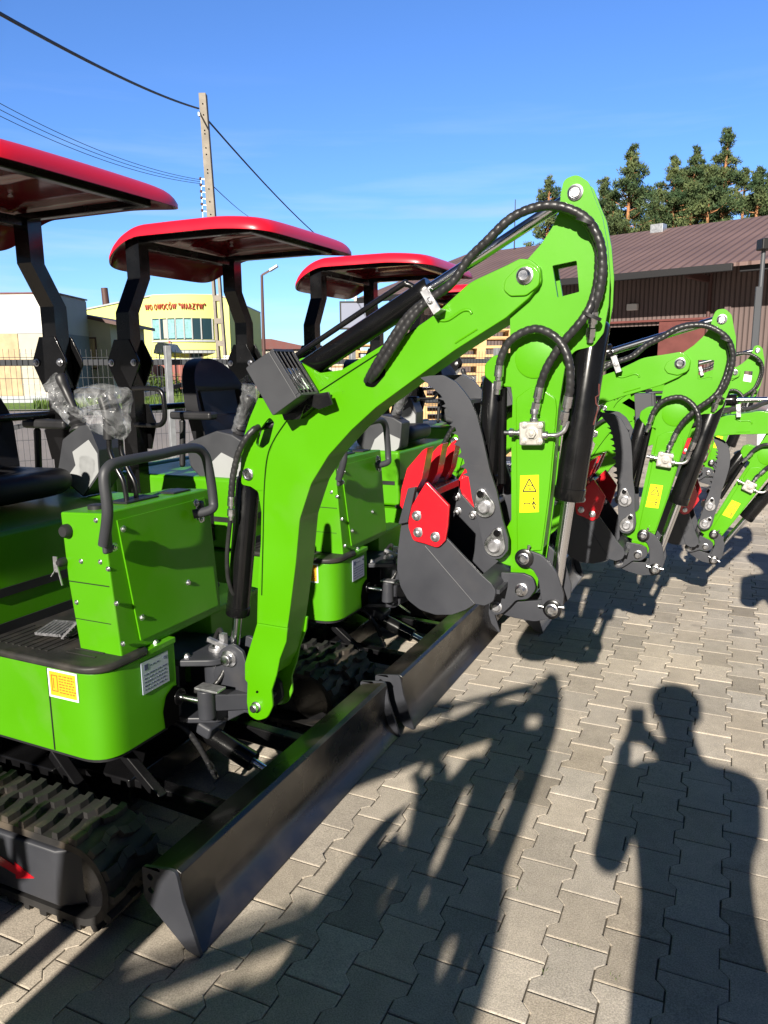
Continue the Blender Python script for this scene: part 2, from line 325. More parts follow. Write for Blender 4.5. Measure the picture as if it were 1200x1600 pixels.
def link(name, me, parent=None, bevel=0, seg=2, loc=None):
    o=bpy.data.objects.new(name,me);COL.objects.link(o)
    if parent is not None:o.parent=parent
    if loc is not None:o.location=loc
    if bevel:
        b=o.modifiers.new('bevel','BEVEL');b.width=bevel;b.segments=seg;b.limit_method='ANGLE';b.angle_limit=radians(38);b.harden_normals=True
    return o
def empty(name, loc=(0,0,0), rz=0):
    o=bpy.data.objects.new(name,None);COL.objects.link(o);o.location=loc;o.rotation_euler=(0,0,rz);o.empty_display_size=.2;return o
def text_mesh(s, size, m, extrude=.002, align='CENTER', spc=1.0, off=0.0):
    c=bpy.data.curves.new('lettering','FONT');c.body=s;c.size=size;c.extrude=extrude;c.align_x=align;c.align_y='CENTER';c.space_character=spc;c.offset=off
    o=bpy.data.objects.new('lettering',c);COL.objects.link(o);dg=bpy.context.evaluated_depsgraph_get()
    me=bpy.data.meshes.new_from_object(o.evaluated_get(dg));bpy.data.objects.remove(o);me.materials.clear();me.materials.append(MATS[m]);return me

# ------------------------------------------------------------------ the setting: ground
def vprism(mb, pts, z0, z1):      # plan outline (x,y) raised from z0 to z1
    ar=sum(pts[i][0]*pts[(i+1)%len(pts)][1]-pts[(i+1)%len(pts)][0]*pts[i][1] for i in range(len(pts)))
    if ar<0: pts=pts[::-1]
    n=len(pts);vs=[(x,y,z0) for x,y in pts]+[(x,y,z1) for x,y in pts]
    return mb.add(vs,[tuple(range(n-1,-1,-1)),tuple(range(n,2*n))]+[(i,(i+1)%n,n+(i+1)%n,n+i) for i in range(n)])
def sheet(name, pts, z, m):
    mb=MB();mb.add([(x,y,z) for x,y in pts],[tuple(range(len(pts)))]);o=link(name,mb.mesh(name,m,0));setp(o,kind='structure');return o
mat('joint_sand',(0.085,0.072,0.055),.95,noise=(40,.3),bump=(200,.4,.002))
sheet('ground',[(-1500,-1500),(1500,-1500),(1500,1500),(-1500,1500)],-.030,'asphalt')
sheet('paving_bed',[(-6.6,-3),(8,-3),(8,30),(-6.6,30)],-.0055,'joint_sand')
def paving():
    L=.206;p=.1475;a=.0125;g=.0022;out=[(p/2+a,0),(p/2+a,.20*L),(p/2-a,.32*L),(p/2-a,.68*L),(p/2+a,.80*L),(p/2+a,L)]
    out+=[(-x,y) for x,y in out[::-1]];out=np.array(out);c=np.array([0,L/2])
    def inset(d):      # move each vertex inwards
        q=out.copy();q[:,0]-=np.sign(q[:,0])*d;q[:,1]+=np.where(q[:,1]==0,d,np.where(q[:,1]==L,-d,0));return q
    r0=inset(g);r1=inset(g+.0035);n=12;V=[];Fc=[];tones=[];rng=np.random.RandomState(3);base=0
    for k in range(int(-6.4/p),int(7.6/p)):
        for j in range(-12,int(28/L)):
            ox=k*p+.012;oy=j*L+(L/2 if k%2 else 0)
            dz=rng.normal(0,.0008);tx,ty=rng.normal(0,.0035,2);sh=rng.normal(0,.0007,2)
            t=np.clip(rng.normal(1,.10),.68,1.3)
            if rng.rand()<.06:t*=rng.uniform(.74,.9)
            w_=rng.normal(0,.012);col=(.450*t*(1+w_),.396*t,.326*t*(1-w_*1.6))
            for r,z in ((r0,-.012),(r0,-.0012),(r1,0.0)):
                x=r[:,0]+ox+sh[0];y=r[:,1]+oy+sh[1];zz=z+(dz+tx*r[:,0]+ty*(r[:,1]-L/2) if z>-.01 else 0)
                V.append(np.stack([x,y,np.full(n,zz) if np.isscalar(zz) else zz],1))
            Fc.append((base,col));base+=3*n
    V=np.concatenate(V);faces=[];cols=[]
    tmpl=[tuple(2*n+i for i in range(n))]+[(s*n+i,s*n+(i+1)%n,(s+1)*n+(i+1)%n,(s+1)*n+i) for s in (0,1) for i in range(n)]
    for b,col in Fc:
        for f in tmpl:faces.append(tuple(i+b for i in f));
        cols.append(col)
    me=bpy.data.meshes.new('paving');me.from_pydata(V.tolist(),[],faces);me.materials.append(MATS['paver_concrete'])
    at_=me.attributes.new('tone','FLOAT_COLOR','POINT');c=np.ones((len(V),4),np.float32);c[:,:3]=np.repeat(np.array(cols),3*n,0);at_.data.foreach_set('color',c.ravel())
    me.update();o=link('paving',me);setp(o,kind='structure')
paving()
def frameuv(px, depth):            # ground spot below a direction, 'depth' metres ahead
    u=(px-600)/FPX*depth*.985;return (u*R0.x-sin(YAW)*depth, u*R0.y+cos(YAW)*depth)

# ------------------------------------------------------------------ excavators
OX,OY=-2.3,2.07                    # base of the first machine
A0=(-1.400,.415);B0=(-.512,1.782)  # boom foot pin, boom tip pin
CACHE={}
SHORT={}
class Exc: pass
def atx(px,py,X):
    d=(px-600)/FPX*Rt-(py-800)/FPX*Up+Fw;t=X/d.x;return (t*d.y,CAM_H+t*d.z)
def mir(y): return 2*OY-y
def excavator(label, dx, yc, theta, phi, rz=0, group='mini excavators standing in a row', detail=True, sc=1.0, seatdx=0.0):
    E=Exc();root=empty('mini_excavator',(OX+dx,yc,0),rz);setp(root,label,'mini excavator',group)
    if sc!=1: root.scale=(sc,)*3
    def rot(p,c,a):
        ca,sa=cos(a),sin(a);x,z=p[0]-c[0],p[1]-c[1];return (c[0]+ca*x-sa*z,c[1]+sa*x+ca*z)
    B1=rot(B0,A0,theta)
    def tr(fr,P):
        x,y,z=P
        if fr=='b':x,z=rot((x,z),A0,theta)
        if fr=='a':
            q=rot((x,z),B0,phi);x,z=q[0]+B1[0]-B0[0],q[1]+B1[1]-B0[1]
        return Vector((x-OX,y-OY,z))
    def mx(fr):
        if fr=='s':return Matrix.Identity(4)
        ang=theta if fr=='b' else phi
        o=tr(fr,(OX,OY,0));return Matrix.Translation(o)@Matrix.Rotation(-ang,4,'Y')
    M={k:mx(k) for k in 'sba'};cnt=[0]
    def part(name, fn, m, fr='s', parent=None, bevel=0, seg=2, label=None, smooth=35):
        i=cnt[0];cnt[0]+=1
        if i not in CACHE:
            mb=MB();fn(mb);mb.shift(-OX,-OY,0);CACHE[i]=mb.mesh(name,m,smooth)
        o=link(name,CACHE[i],parent or root,bevel,seg)
        if parent is None:o.matrix_local=M[fr]
        if label:o['label']=label
        return o
    def flex(name, mb, m, parent=None, smooth=50):
        return link(name,mb.mesh(name,m,smooth),parent or root)
    def spart(*a,**k):
        o=part(*a,**k);o.location.x+=seatdx;return o
    # small fasteners, each its own piece
    def bolt(parent,x,y,z,r=.009,ax=(0,-1,0),h=None,m='zinc'):
        h=h or r*.8;key=('bolt',round(r,4),round(h,4),ax,m)
        if key not in SHORT:
            mb=MB();a=Vector(ax);mb.lathe((0,0,0),ax,[(-.002,r*1.35),(.0015,r*1.35),(.002,r*1.2)],16)
            mb.cyl(a*.001,a*h,r*.98,n=6);mb.lathe(a*h,ax,[(-.001,r*.55),(r*.25,r*.5),(r*.3,r*.3)],12);SHORT[key]=mb.mesh('bolt',m)
        return link('bolt',SHORT[key],parent,loc=(x-OX,y-OY,z))
    def boltp(parent,px,py,Y,r=.009,**k):
        x,z=at(px,py,Y);return bolt(parent,x,Y,z,r,**k)
    # ---- undercarriage
    part('undercarriage',lambda b:(b.box(-2.75,-1.95,1.62,2.52,.09,.26),b.lathe((-2.35,2.07,.26),(0,0,1),[(0,.30),(.10,.30)],32),b.box(-1.95,-1.75,1.75,2.39,.10,.2),
        b.bar((-1.98,1.66,.30),(-1.70,1.60,.12),.04),b.bar((-1.9,1.80,.34),(-1.62,1.76,.16),.035),b.bar((-1.9,2.34,.34),(-1.62,2.38,.16),.035)),'black_paint',bevel=.006)
    X1,X0,ZC,RB=-1.565,-2.95,.148,.124
    def loop(s):       # point on the belt line and outward normal at arc length s
        Ls=X1-X0;C=pi*RB;tot=2*Ls+2*C;s%=tot
        if s<Ls:return (X0+s,ZC+RB),(0,1)
        s-=Ls
        if s<C:a=pi/2-s/RB;return (X1+RB*cos(a),ZC+RB*sin(a)),(cos(a),sin(a))
        s-=C
        if s<Ls:return (X1-s,ZC-RB),(0,-1)
        s-=Ls;a=-pi/2-s/RB;return (X0+RB*cos(a),ZC+RB*sin(a)),(cos(a),sin(a))
    TOT=2*(X1-X0)+2*pi*RB
    for yc0 in (1.435,mir(1.435)):
        hw=.10
        def belt(b,yc0=yc0):
            N=110;vs=[];
            for i in range(N):
                (x,z),(nx,nz)=loop(TOT*i/N);sag=0
                for o_,yy in ((0,-hw),(0,hw),(-.022,hw),(-.022,-hw)):vs.append((x+nx*o_,yc0+yy,z+nz*o_))
            b.add(vs,[(i*4+k,i*4+(k+1)%4,((i+1)%N)*4+(k+1)%4,((i+1)%N)*4+k) for i in range(N) for k in range(4)])
            NL=54
            for i in range(NL):
                s0=TOT*i/NL;zig=[(-1,.30),(-.55,.30),(-.25,-.18),(.10,-.18),(.38,.22),(.72,.22),(1,-.05)]
                for half in (0,1):
                    pts=[];sg=1 if (i+half)%2 else -1
                    rng_=zig[:4] if half==0 else zig[3:]
                    wd=.0115 if (i%2)==half else .0145;ring=[]
                    for v,u in rng_:
                        for e in (-1,1):ring.append((s0+(u*.03)+e*wd+(half*.012),v*hw*.985))
                    for q in range(len(rng_)-1):
                        quad=[ring[2*q],ring[2*q+1],ring[2*q+3],ring[2*q+2]];lo=[];hi=[]
                        cs=sum(p[0] for p in quad)/4;cv=sum(p[1] for p in quad)/4
                        for s_,v in quad:
                            (x,z),(nx,nz)=loop(s_);lo.append((x-nx*.002,yc0+v,z-nz*.002))
                            s2=cs+(s_-cs)*.84;v2=cv+(v-cv)*.96;(x,z),(nx,nz)=loop(s2);hgt=.019;hi.append((x+nx*hgt,yc0+v2,z+nz*hgt))
                        b.add(lo+hi,[(4,5,6,7),(0,1,5,4),(1,2,6,5),(2,3,7,6),(3,0,4,7)])
        tk=part('track',belt,'track_rubber',smooth=25)
        sg=-1 if yc0<OY else 1
        def fy(y,yc0=yc0): return y if yc0<OY else mir(y)
        part('track_frame',lambda b:b.box(-2.86,-1.74,min(fy(1.352),fy(1.50)),max(fy(1.352),fy(1.50)),.060,.225),'black_paint',parent=tk,bevel=.008)
        def cover(b):
            vprism(b,[(x,fy(y)) for x,y in [(-2.20,1.337),(-1.635,1.337),(-1.56,1.385),(-1.56,1.47),(-2.20,1.47)]],.052,.232)
        part('tension_cover',cover,'gray_paint',parent=tk,bevel=.012,seg=3)
        ax_=(0,1,0) if yc0<OY else (0,-1,0)
        for nm_,X in (('idler_wheel',X1),('drive_sprocket',X0)):
            part(nm_,lambda b,X=X:b.lathe((X,fy(1.375),ZC),ax_,[(0,.045),(.004,.095),(.02,.100),(.1,.100),(.12,.095)],28),'black_paint',parent=tk)
        for k in range(3):
            part('track_roller',lambda b,k=k:b.lathe((X0+.4+.3*k,fy(1.38),ZC-.06),ax_,[(0,.03),(.01,.042),(.11,.042)],20),'black_paint',parent=tk)
        def rolls(b):
            pass
        def decal(b):
            yy=fy(1.3355);pts=[(-1.985,.190),(-1.945,.176),(-1.93,.205),(-1.905,.165),(-1.80,.140),(-1.80,.152),(-1.725,.122),(-1.80,.098),(-1.80,.112),(-1.90,.130),(-1.925,.10),(-1.94,.150),(-1.985,.165)]
            b.prism(pts,yy-.001,yy+.001)
        part('decal',decal,'red_paint',parent=tk)
    # ---- dozer blade
    def blade(b):
        pf=[(-1.362,.218),(-1.262,.240),(-1.246,.232),(-1.256,.17),(-1.258,.11),(-1.240,.052),(-1.192,.003),(-1.208,.002),(-1.256,.045),(-1.276,.11),(-1.272,.205),(-1.360,.200)]
        b.prism(pf,1.405,2.735)
    bl=part('dozer_blade',blade,'blade_black',bevel=.003)
    for y0 in (1.393,2.736):
        o=part('side_plate',lambda b,y0=y0:b.prism(fil([(-1.372,.226,.012),(-1.255,.244,.022),(-1.240,.16),(-1.186,.0,.006),(-1.235,.012,.02),(-1.372,.13,.03)]),y0,y0+.011,
            holes=[[(-1.345+.010*cos(t),zz+.010*sin(t)) for t in np.linspace(0,2*pi,12,endpoint=False)] for zz in (.200,.160)]),'gray_paint' ,parent=bl,bevel=.002)
    for y0 in (1.80,2.29):
        part('blade_arm',lambda b,y0=y0:b.bar((-2.05,y0,.17),(-1.27,y0,.13),.05,.07),'black_paint',bevel=.006)
    def bcyl(b):
        a=at(298,1160,2.07);c=at(362,1200,2.07);b.bar((a[0]-.12,2.07,a[1]+.04),(c[0]-.06,2.07,c[1]+.035),.11,.055)
    bc=part('blade_cylinder',lambda b:b.cyl((-1.83,2.07,.30),(-1.47,2.07,.165),.036,n=24),'black_gloss',bevel=.004)
    part('cylinder_guard',lambda b:b.bar((-1.86,2.07,.345),(-1.62,2.07,.26),.105,.05),'gray_paint',parent=bc,bevel=.012,seg=3)
    part('piston_rod',lambda b:b.cyl((-1.48,2.07,.169),(-1.30,2.07,.10),.016),'chrome',parent=bc)
    # ---- slewing platform
    plan=[(-3.02,1.60,.15),(-1.660,1.572,.105),(-1.655,1.905,.004),(-1.85,1.92,.01),(-1.85,2.17,.01),(-1.72,2.19,.004),(-1.72,2.57,.09),(-3.02,2.54,.15)]
    pan=part('floor_pan',lambda b:vprism(b,fil(plan,8),.365,.648),'green_shell',bevel=.004)
    part('lower_trim',lambda b:vprism(b,[(x*1.0,y) for x,y in fil([(-3.0,1.612,.15),(-1.672,1.584,.10),(-1.667,1.86),(-1.9,1.90),(-1.9,2.2),(-1.75,2.2),(-1.73,2.55,.09),(-3.0,2.53,.15)],8)],.350,.366),'black_plastic',parent=pan)
    part('panel_seam',lambda b:b.box(-1.879,-1.874,1.5745,1.58,.37,.645),'ink',parent=pan)
    def flange(b): vprism(b,[(-1.70,1.76),(-1.648,1.775),(-1.648,1.905),(-1.70,1.905)],.648,.668)
    part('flange',flange,'green_paint',parent=pan,bevel=.003)
    part('flange',lambda b:(vprism(b,[(-1.80,2.185),(-1.712,2.185),(-1.712,2.5),(-1.80,2.5)],.648,.668)),'green_paint',parent=pan,bevel=.003)
    bolt(pan,-1.672,1.835,.668,.010,(0,0,1));bolt(pan,-1.75,2.27,.668,.010,(0,0,1))
    part('name_plate',lambda b:b.box(-1.6555,-1.6525,1.742,1.868,.525,.632),'label_silver',parent=pan)
    def plate_text(b):
        rg=random.Random(5)
        b.box(-1.6525,-1.6515,1.755,1.772,.603,.622)
        for r in range(6):
            z=.600-r*.0125 if r else .612;y=1.78 if r==0 else 1.752
            while y<(1.83 if r==0 else 1.855):
                w_=rg.uniform(.004,.012);b.box(-1.6525,-1.6516,y,y+w_,z-.0018,z+.0018);y+=w_+rg.uniform(.002,.008)
    part('plate_lettering',plate_text,'ink_blue',parent=pan)
    if 'ce' not in SHORT:
        me=text_mesh('CE',.014,'ink_blue',.0006);me.transform(Matrix.Translation((-1.652-OX,1.853-OY,.614))@Matrix.Rotation(pi/2,4,'Z')@Matrix.Rotation(pi/2,4,'X'));SHORT['ce']=me
    link('plate_lettering',SHORT['ce'],pan)
    part('warning_label',lambda b:b.box(-1.865,-1.755,1.5715,1.574,.560,.640),'label_orange',parent=pan)
    part('label_border',lambda b:(b.box(-1.871,-1.865,1.571,1.574,.554,.646),b.box(-1.755,-1.749,1.571,1.574,.554,.646),b.box(-1.865,-1.755,1.571,1.574,.554,.560),b.box(-1.865,-1.755,1.571,1.574,.640,.646)),'label_white',parent=pan)
    def lab_ink(b):
        rg=random.Random(2)
        for r in range(7):
            x=-1.825
            while x<-1.765:
                w_=rg.uniform(.003,.011);b.box(x,x+w_,1.5708,1.572,.628-r*.009-.0012,.628-r*.009+.0012);x+=w_+rg.uniform(.002,.006)
        b.box(-1.857,-1.832,1.5708,1.572,.626,.628);b.box(-1.857,-1.855,1.5708,1.572,.575,.628);b.box(-1.834,-1.832,1.5708,1.572,.575,.628);b.box(-1.857,-1.832,1.5708,1.572,.575,.577)
        b.box(-1.85,-1.848,1.5708,1.572,.585,.618)
    part('label_print',lab_ink,'ink_red',parent=pan)
    # black opening where the swing cylinder leaves the front face
    part('cylinder_port',lambda b:b.prism(fil([(0,0)]*0 or [(1.83,.366),(1.83,.43,.03),(1.845,.485,.03),(1.885,.505,.02),(1.9045,.50),(1.9045,.366)],5),0,1) if False else b.add([(-1.6525,y,z) for y,z in fil([(1.832,.366),(1.826,.43,.03),(1.845,.480,.03),(1.885,.500,.02),(1.9045,.495),(1.9045,.366)],5)],[tuple(range(len(fil([(1.832,.366),(1.826,.43,.03),(1.845,.480,.03),(1.885,.500,.02),(1.9045,.495),(1.9045,.366)],5))))]),'dark_void',parent=pan)
    mt=[(-2.22,1.568,.02),(-1.652,1.560,.115),(-1.645,1.775,.03),(-1.70,1.80,.02),(-1.90,1.80,.02),(-1.90,2.50,.02),(-2.22,2.50,.02)]
    part('floor_mat',lambda b:vprism(b,fil(mt,8),.650,.676),'rubber_mat',bevel=.011,seg=4)
    def ribs(b):
        for k in range(9): b.box(-2.17+k*.03,-2.16+k*.03,1.62,1.78,.676,.679)
        for k in range(3): b.box(-1.86,-1.74,1.64+k*.035,1.646+k*.035,.676,.678)
    part('mat_ribs',ribs,'rubber_mat')
    def pedal(b,c,u,v,n):
        for sg in (-1,1): b.bar(c-u+v*sg,c+u+v*sg,.007)
        for k in range(n): b.bar(c-u+u*2*k/(n-1)-v,c-u+u*2*k/(n-1)+v,.010,.009)
    for c,u,v in ((Vector((-2.00,1.735,.705)),Vector((.052,.0,.004)),Vector((-.012,.052,.004))),(Vector((-1.905,1.745,.728)),Vector((.040,0,.034)),Vector((-.01,.050,0)))):
        fpd=part('foot_pedal',lambda b,c=c,u=u,v=v:pedal(b,c,u,v,7),'zinc_matte')
    part('pedal_arm',lambda b:b.bar((-1.90,1.79,.72),(-1.80,1.86,.80),.022),'green_paint',parent=fpd)
    # ---- control box
    bx=[(-1.880,1.118),(-1.706,1.126),(-1.693,.93),(-1.672,.668),(-1.845,.668),(-1.872,.90)]
    cb=part('control_box',lambda b:b.prism(bx,1.682,2.195),'green_shell',bevel=.006)
    def doorp(b):
        v=[(-1.7015,1.735,1.095),(-1.7015,2.165,1.098),(-1.6665,2.165,.70),(-1.6685,1.765,.70)]
        b.add([(x-.004,y,z) for x,y,z in v]+[(x+.002,y,z) for x,y,z in v],[(4,5,6,7)[::-1],(0,1,5,4),(1,2,6,5),(2,3,7,6),(3,0,4,7)])
    part('service_door',doorp,'green_shell',parent=cb)
    part('panel_seam',lambda b:(b.box(-1.868,-1.70,1.6805,1.684,.896,.899),b.box(-1.868,-1.705,1.6803,1.684,.775,.777)),'ink',parent=cb)
    for px,py in ((197,827),(350/3*1+174,910),(217,964),(312,800)):
        y,z=atx(px,py,-1.685)
        if 1.69<y<2.19: bolt(cb,-1.700+(1.1-z)*.082,y,z,.008,(1,0,0))
    for px,py in ((151,813),(128,877),(158,878),(170,889),(121,941),(183,943),(193,1006)): boltp(cb,px-1,py,1.682,.006)
    def keysw(b):
        x,z=at(106,829,1.682);b.lathe((x,1.682,z),(0,-1,0),[(0,.022),(.012,.022),(.022,.016)],20)
    part('key_switch',keysw,'black_plastic',parent=cb,label='black ignition switch')
    part('key_barrel',lambda b:(lambda x,z:b.lathe((x,1.682,z),(0,-1,0),[(0,.014),(.018,.014),(.028,.008)],16))(*at(101,877,1.682)),'black_plastic',parent=cb)
    def keys(b):
        x,z=at(101,877,1.682);b.box(x-.02,x-.003,1.655,1.659,z-.03,z+.02);b.bar((x-.005,1.656,z-.01),(x+.012,1.654,z-.07),.004);b.bar((x-.012,1.657,z-.02),(x-.03,1.652,z-.045),.006,.002)
    part('key',keys,'zinc_matte',parent=cb)
    part('top_plate',lambda b:(b.box(-1.83,-1.755,1.84,1.99,1.124,1.130),b.box(-1.80,-1.74,2.05,2.14,1.125,1.131),b.lathe((-1.80,1.755,1.122),(0,0,1),[(0,.028),(.012,.028),(.014,.022)],20)),'black_plastic',parent=cb)
    hp=[(176,853),(168,800),(163,748),(170,730),(188,722),(245,711),(298,700),(318,708),(326,732),(333,780),(330,796),(318,805)]
    def handle(b):
        P=[(-1.630,)+atx(px,py,-1.630) for px,py in hp];P[0]=(-1.665,)+P[0][1:];P[-1]=(-1.675,)+P[-1][1:]
        b.tube(crom(P,7),.0165,14)
    hd=part('grab_handle',handle,'graphite_plastic',parent=cb,smooth=60)
    part('bracket',lambda b:(lambda q:b.box(-1.682,-1.664,q[0]-.022,q[0]+.012,q[1]-.045,q[1]+.030))(atx(172,842,-1.665)),'graphite_plastic',parent=hd,bevel=.008,seg=3)
    part('bracket',lambda b:(lambda q:b.box(-1.695,-1.672,q[0]-.014,q[0]+.014,q[1]-.03,q[1]+.04))(atx(316,800,-1.675)),'graphite_plastic',parent=hd,bevel=.008,seg=3)
    for px,py in ((180,855),(167,827),(308,786),(316,811)):
        y,z=atx(px,py,-1.668);bolt(cb,-1.672,y,z,.010,(1,0,0))
    # travel levers with a bag over the grips
    for k,pp in enumerate(([(198,781),(193,753),(183,733),(172,706),(170,686),(168,650),(160,622)],[(213,781),(211,756),(200,733),(190,706),(188,684),(182,645),(172,618)])):
        Y=1.88+.05*k
        lv=part('travel_lever',lambda b,pp=pp,Y=Y:b.tube(crom([(at(x,y,Y)[0],Y,at(x,y,Y)[1]) for x,y in pp],6),.0085,12),'black_paint',smooth=60)
        part('lever_grip',lambda b,pp=pp,Y=Y:b.tube(crom([(at(x,y,Y)[0],Y,at(x,y,Y)[1]) for x,y in pp[-3:]],6),[.017]*13,14),'black_plastic',parent=lv,smooth=60)
    def sack(outl, Y, th, wob=.012):
        def fn(b):
            P=[at(x,y,Y) for x,y in outl];cx=sum(p[0] for p in P)/len(P);cz=sum(p[1] for p in P)/len(P);ring=crom([(p[0],0,p[1]) for p in P],6,True);n=len(ring);rg=random.Random(len(outl))
            L=[1,.93,.75,.5,.25,.04];vs=[]
            for sgn in (-1,1):
                for j,q in enumerate(L):
                    for i,p in enumerate(ring):
                        h=th*sqrt(max(0,1-q*q))*(1+.22*sin(i*.7+j)+.12*sin(i*1.9));vs.append((cx+(p.x-cx)*q,Y+sgn*h,cz+(p.z-cz)*q))
            m=len(L);fs=[]
            for sI in (0,1):
                o=sI*m*n
                for j in range(m-1):
                    for i in range(n):
                        f=(o+j*n+i,o+j*n+(i+1)%n,o+(j+1)*n+(i+1)%n,o+(j+1)*n+i);fs.append(f if sI else f[::-1])
            b.add(vs,fs)
        return fn
    part('plastic_bag',sack([(120,610),(135,603),(160,599),(186,604),(203,609),(201,640),(200,672),(194,687),(176,684),(150,676),(133,658),(126,635)],1.905,.05),'clear_film',parent=lv,smooth=80,label='clear plastic bag pulled over both lever grips')
    # ---- seat, consoles
    sb=part('seat_base',lambda b:(b.box(-3.0,-2.20,1.605,2.535,.66,1.02)),'green_shell',bevel=.02,seg=3)
    part('black_band',lambda b:(b.box(-2.197,-2.192,1.64,2.5,.80,.83),b.box(-2.198,-2.193,1.63,2.51,.66,.71),b.box(-2.9,-2.23,1.6,1.604,.80,.825)),'black_plastic',parent=sb)
    part('vent_panel',lambda b:b.prism([(-2.62,.70),(-2.36,.70),(-2.36,.86),(-2.62,.86)],1.598,1.604,holes=[[(x+.009*cos(t),z+.009*sin(t)) for t in np.linspace(0,2*pi,8,endpoint=False)] for x in np.arange(-2.59,-2.38,.034) for z in (.73,.765,.80,.835)]),'black_paint',parent=sb)
    part('engine_cover',lambda b:b.prism(fil([(-3.0,.66),(-3.0,1.04,.05),(-3.22,1.0,.10),(-3.28,.66,.05)]),1.62,2.52),'green_shell',bevel=.03,seg=3)
    def cushion(b):
        def fn(u,v):
            a=2*pi*v;n=5
            su=abs(cos(a))**(2/n)*(1 if cos(a)>0 else -1);sv=abs(sin(a))**(2/n)*(1 if sin(a)>0 else -1)
            ph=(u-.5)*pi;cz=sin(ph);rr=abs(cos(ph))**.38
            x=-2.45+.235*su*rr;y=2.07+.245*sv*rr;z=1.105+.068*(abs(cz)**.8)*(1 if cz>0 else -1)
            if cz>0: z-=.03*max(0,1-(su*rr)**2)*max(0,1-(sv*rr)**2)*1.2
            return (x,y,z+.02*(x+2.45))
        b.grid(fn,16,40)
    st=spart('seat_cushion',cushion,'seat_vinyl',smooth=60)
    def back(b):
        o=fil([(1.845,1.13,.03),(1.825,1.36,.20),(1.89,1.555,.22),(2.07,1.630,.26),(2.25,1.555,.22),(2.315,1.36,.20),(2.295,1.13,.03)],9)
        def slot(c):return fil([(c-.022,1.30,.02),(c+.022,1.30,.02),(c+.018,1.44,.02),(c-.018,1.44,.02)],5)
        m2=MB();m2.prism([(p[0],p[1]) for p in o],0,.085,holes=[slot(1.895),slot(2.245)])
        vs=[]
        for (yy,d,z) in m2.v:      # prism x->world y, depth->x, recline and cup
            cup=.05*((yy-2.07)/.24)**2;vs.append((-2.60-d+cup-.22*(z-1.13),yy,z))
        b.add(vs,m2.f)
    spart('backrest',back,'seat_vinyl',bevel=.028,seg=4,smooth=60)
    def backpad(b):
        def fn(u,v):
            y=2.07+(u-.5)*.24;z=1.18+v*.34;e=(sin(pi*u)*sin(pi*v))**.3 if 0<u<1 and 0<v<1 else 0
            return (-2.60+.05*((y-2.07)/.24)**2-.22*(z-1.13)+.016*e-.004+.005*sin(v*pi*5)*e,y,z)
        b.grid(fn,10,24)
    spart('back_padding',backpad,'seat_vinyl',smooth=60)
    conp=[(90,740,8),(94,714,4),(98,687,6),(124,666,6),(138,663,5),(154,703,8),(156,740,6),(131,777,3),(108,757,4)]
    whp=[(113,706,1),(138,687,1),(152,709,5),(154,738,5),(130,774,1),(102,750,1),(118,727,1)]
    for k,(Y0,Y1,sx) in enumerate(((2.36,2.50,0),(1.64,1.78,.17))):
        pr=T(conp,2.36);pw=T(whp,2.358)
        if k:
            pr=[(x-.03,z) for x,z in T([(290,692,8),(338,673,6),(362,679,3),(379,690,5),(377,742,10),(361,754,5),(318,751,12),(297,730,12)],3.07)]
            pw=[(x-.03,z) for x,z in T([(330,723,1),(346,707,1),(377,723,2),(375,742,9),(360,752,5),(322,749,5)],3.07)]
        cn=(part if k==0 else spart)('side_console',lambda b,pr=pr,Y0=Y0,Y1=Y1:b.prism(pr,Y0,Y1),'graphite_plastic',bevel=.008,seg=3)
        part('light_panel',lambda b,pw=pw,Y0=Y0:b.prism(pw,Y0-.0025,Y0+.004),'light_gray_panel',parent=cn,bevel=.001)
        jx,jz=at(119,664,2.40);jx+=sx;Yc=(Y0+Y1)/2-.01;lean=-1
        if k: jx,jz=at(369,686,3.13);jx-=.03;lean=1
        part('bellows',lambda b,jx=jx,jz=jz,Yc=Yc,lean=lean:b.lathe((jx,Yc,jz-.02),(.35*lean,0,.94),[(0,.045)]+[(.008+.012*i,(.043 if i%2==0 else .034)-.0022*i) for i in range(7)]+[(.10,.018)],20),'black_plastic',parent=cn,smooth=25)
        part('joystick',lambda b,jx=jx,jz=jz,Yc=Yc,lean=lean:b.tube(crom([(jx+.02*lean,Yc,jz+.06),(jx+.05*lean,Yc,jz+.12),(jx+.075*lean,Yc,jz+.17),(jx+.09*lean,Yc,jz+.215)],5),[.014,.015,.016,.017,.018,.019,.019,.019,.020,.021,.023,.025,.025,.025,.022,.015],14),'black_plastic',parent=cn,smooth=60)
        part('plastic_bag',(sack([(385,611),(402,622),(399,650),(390,674),(378,692),(362,682),(366,662),(374,634)],1.70,.028) if False else (lambda b:b.tube(crom([(jx+.005,Yc,jz+.035),(jx+.03,Yc,jz+.09),(jx+.06,Yc,jz+.15),(jx+.09,Yc,jz+.22),(jx+.10,Yc,jz+.27)],6),[.036*(1+.05*sin(q*1.3)+.05*sin(q*2.9))*(.75+.02*q) for q in range(25)],22))) if k else (lambda sx=sx,Yc=Yc:(lambda b:[b.v.extend([]),sack([(47,612),(66,598),(82,582),(92,600),(100,622),(118,640),(131,655),(112,668),(98,658),(82,640),(68,622)],2.40,.038)(b),setattr(b,'v',[(x+sx,y-2.40+Yc,z) for x,y,z in b.v])]))(),'clear_film',parent=cn,smooth=80,label='clear plastic bag over the joystick')
    for Y in (1.70,2.44):
        spart('armrest',lambda b,Y=Y:(b.box(-2.66,-2.40,Y-.035,Y+.035,1.30,1.34),b.bar((-2.6,Y,1.30),(-2.62,Y,1.05),.03)),'black_plastic',bevel=.014,seg=3)
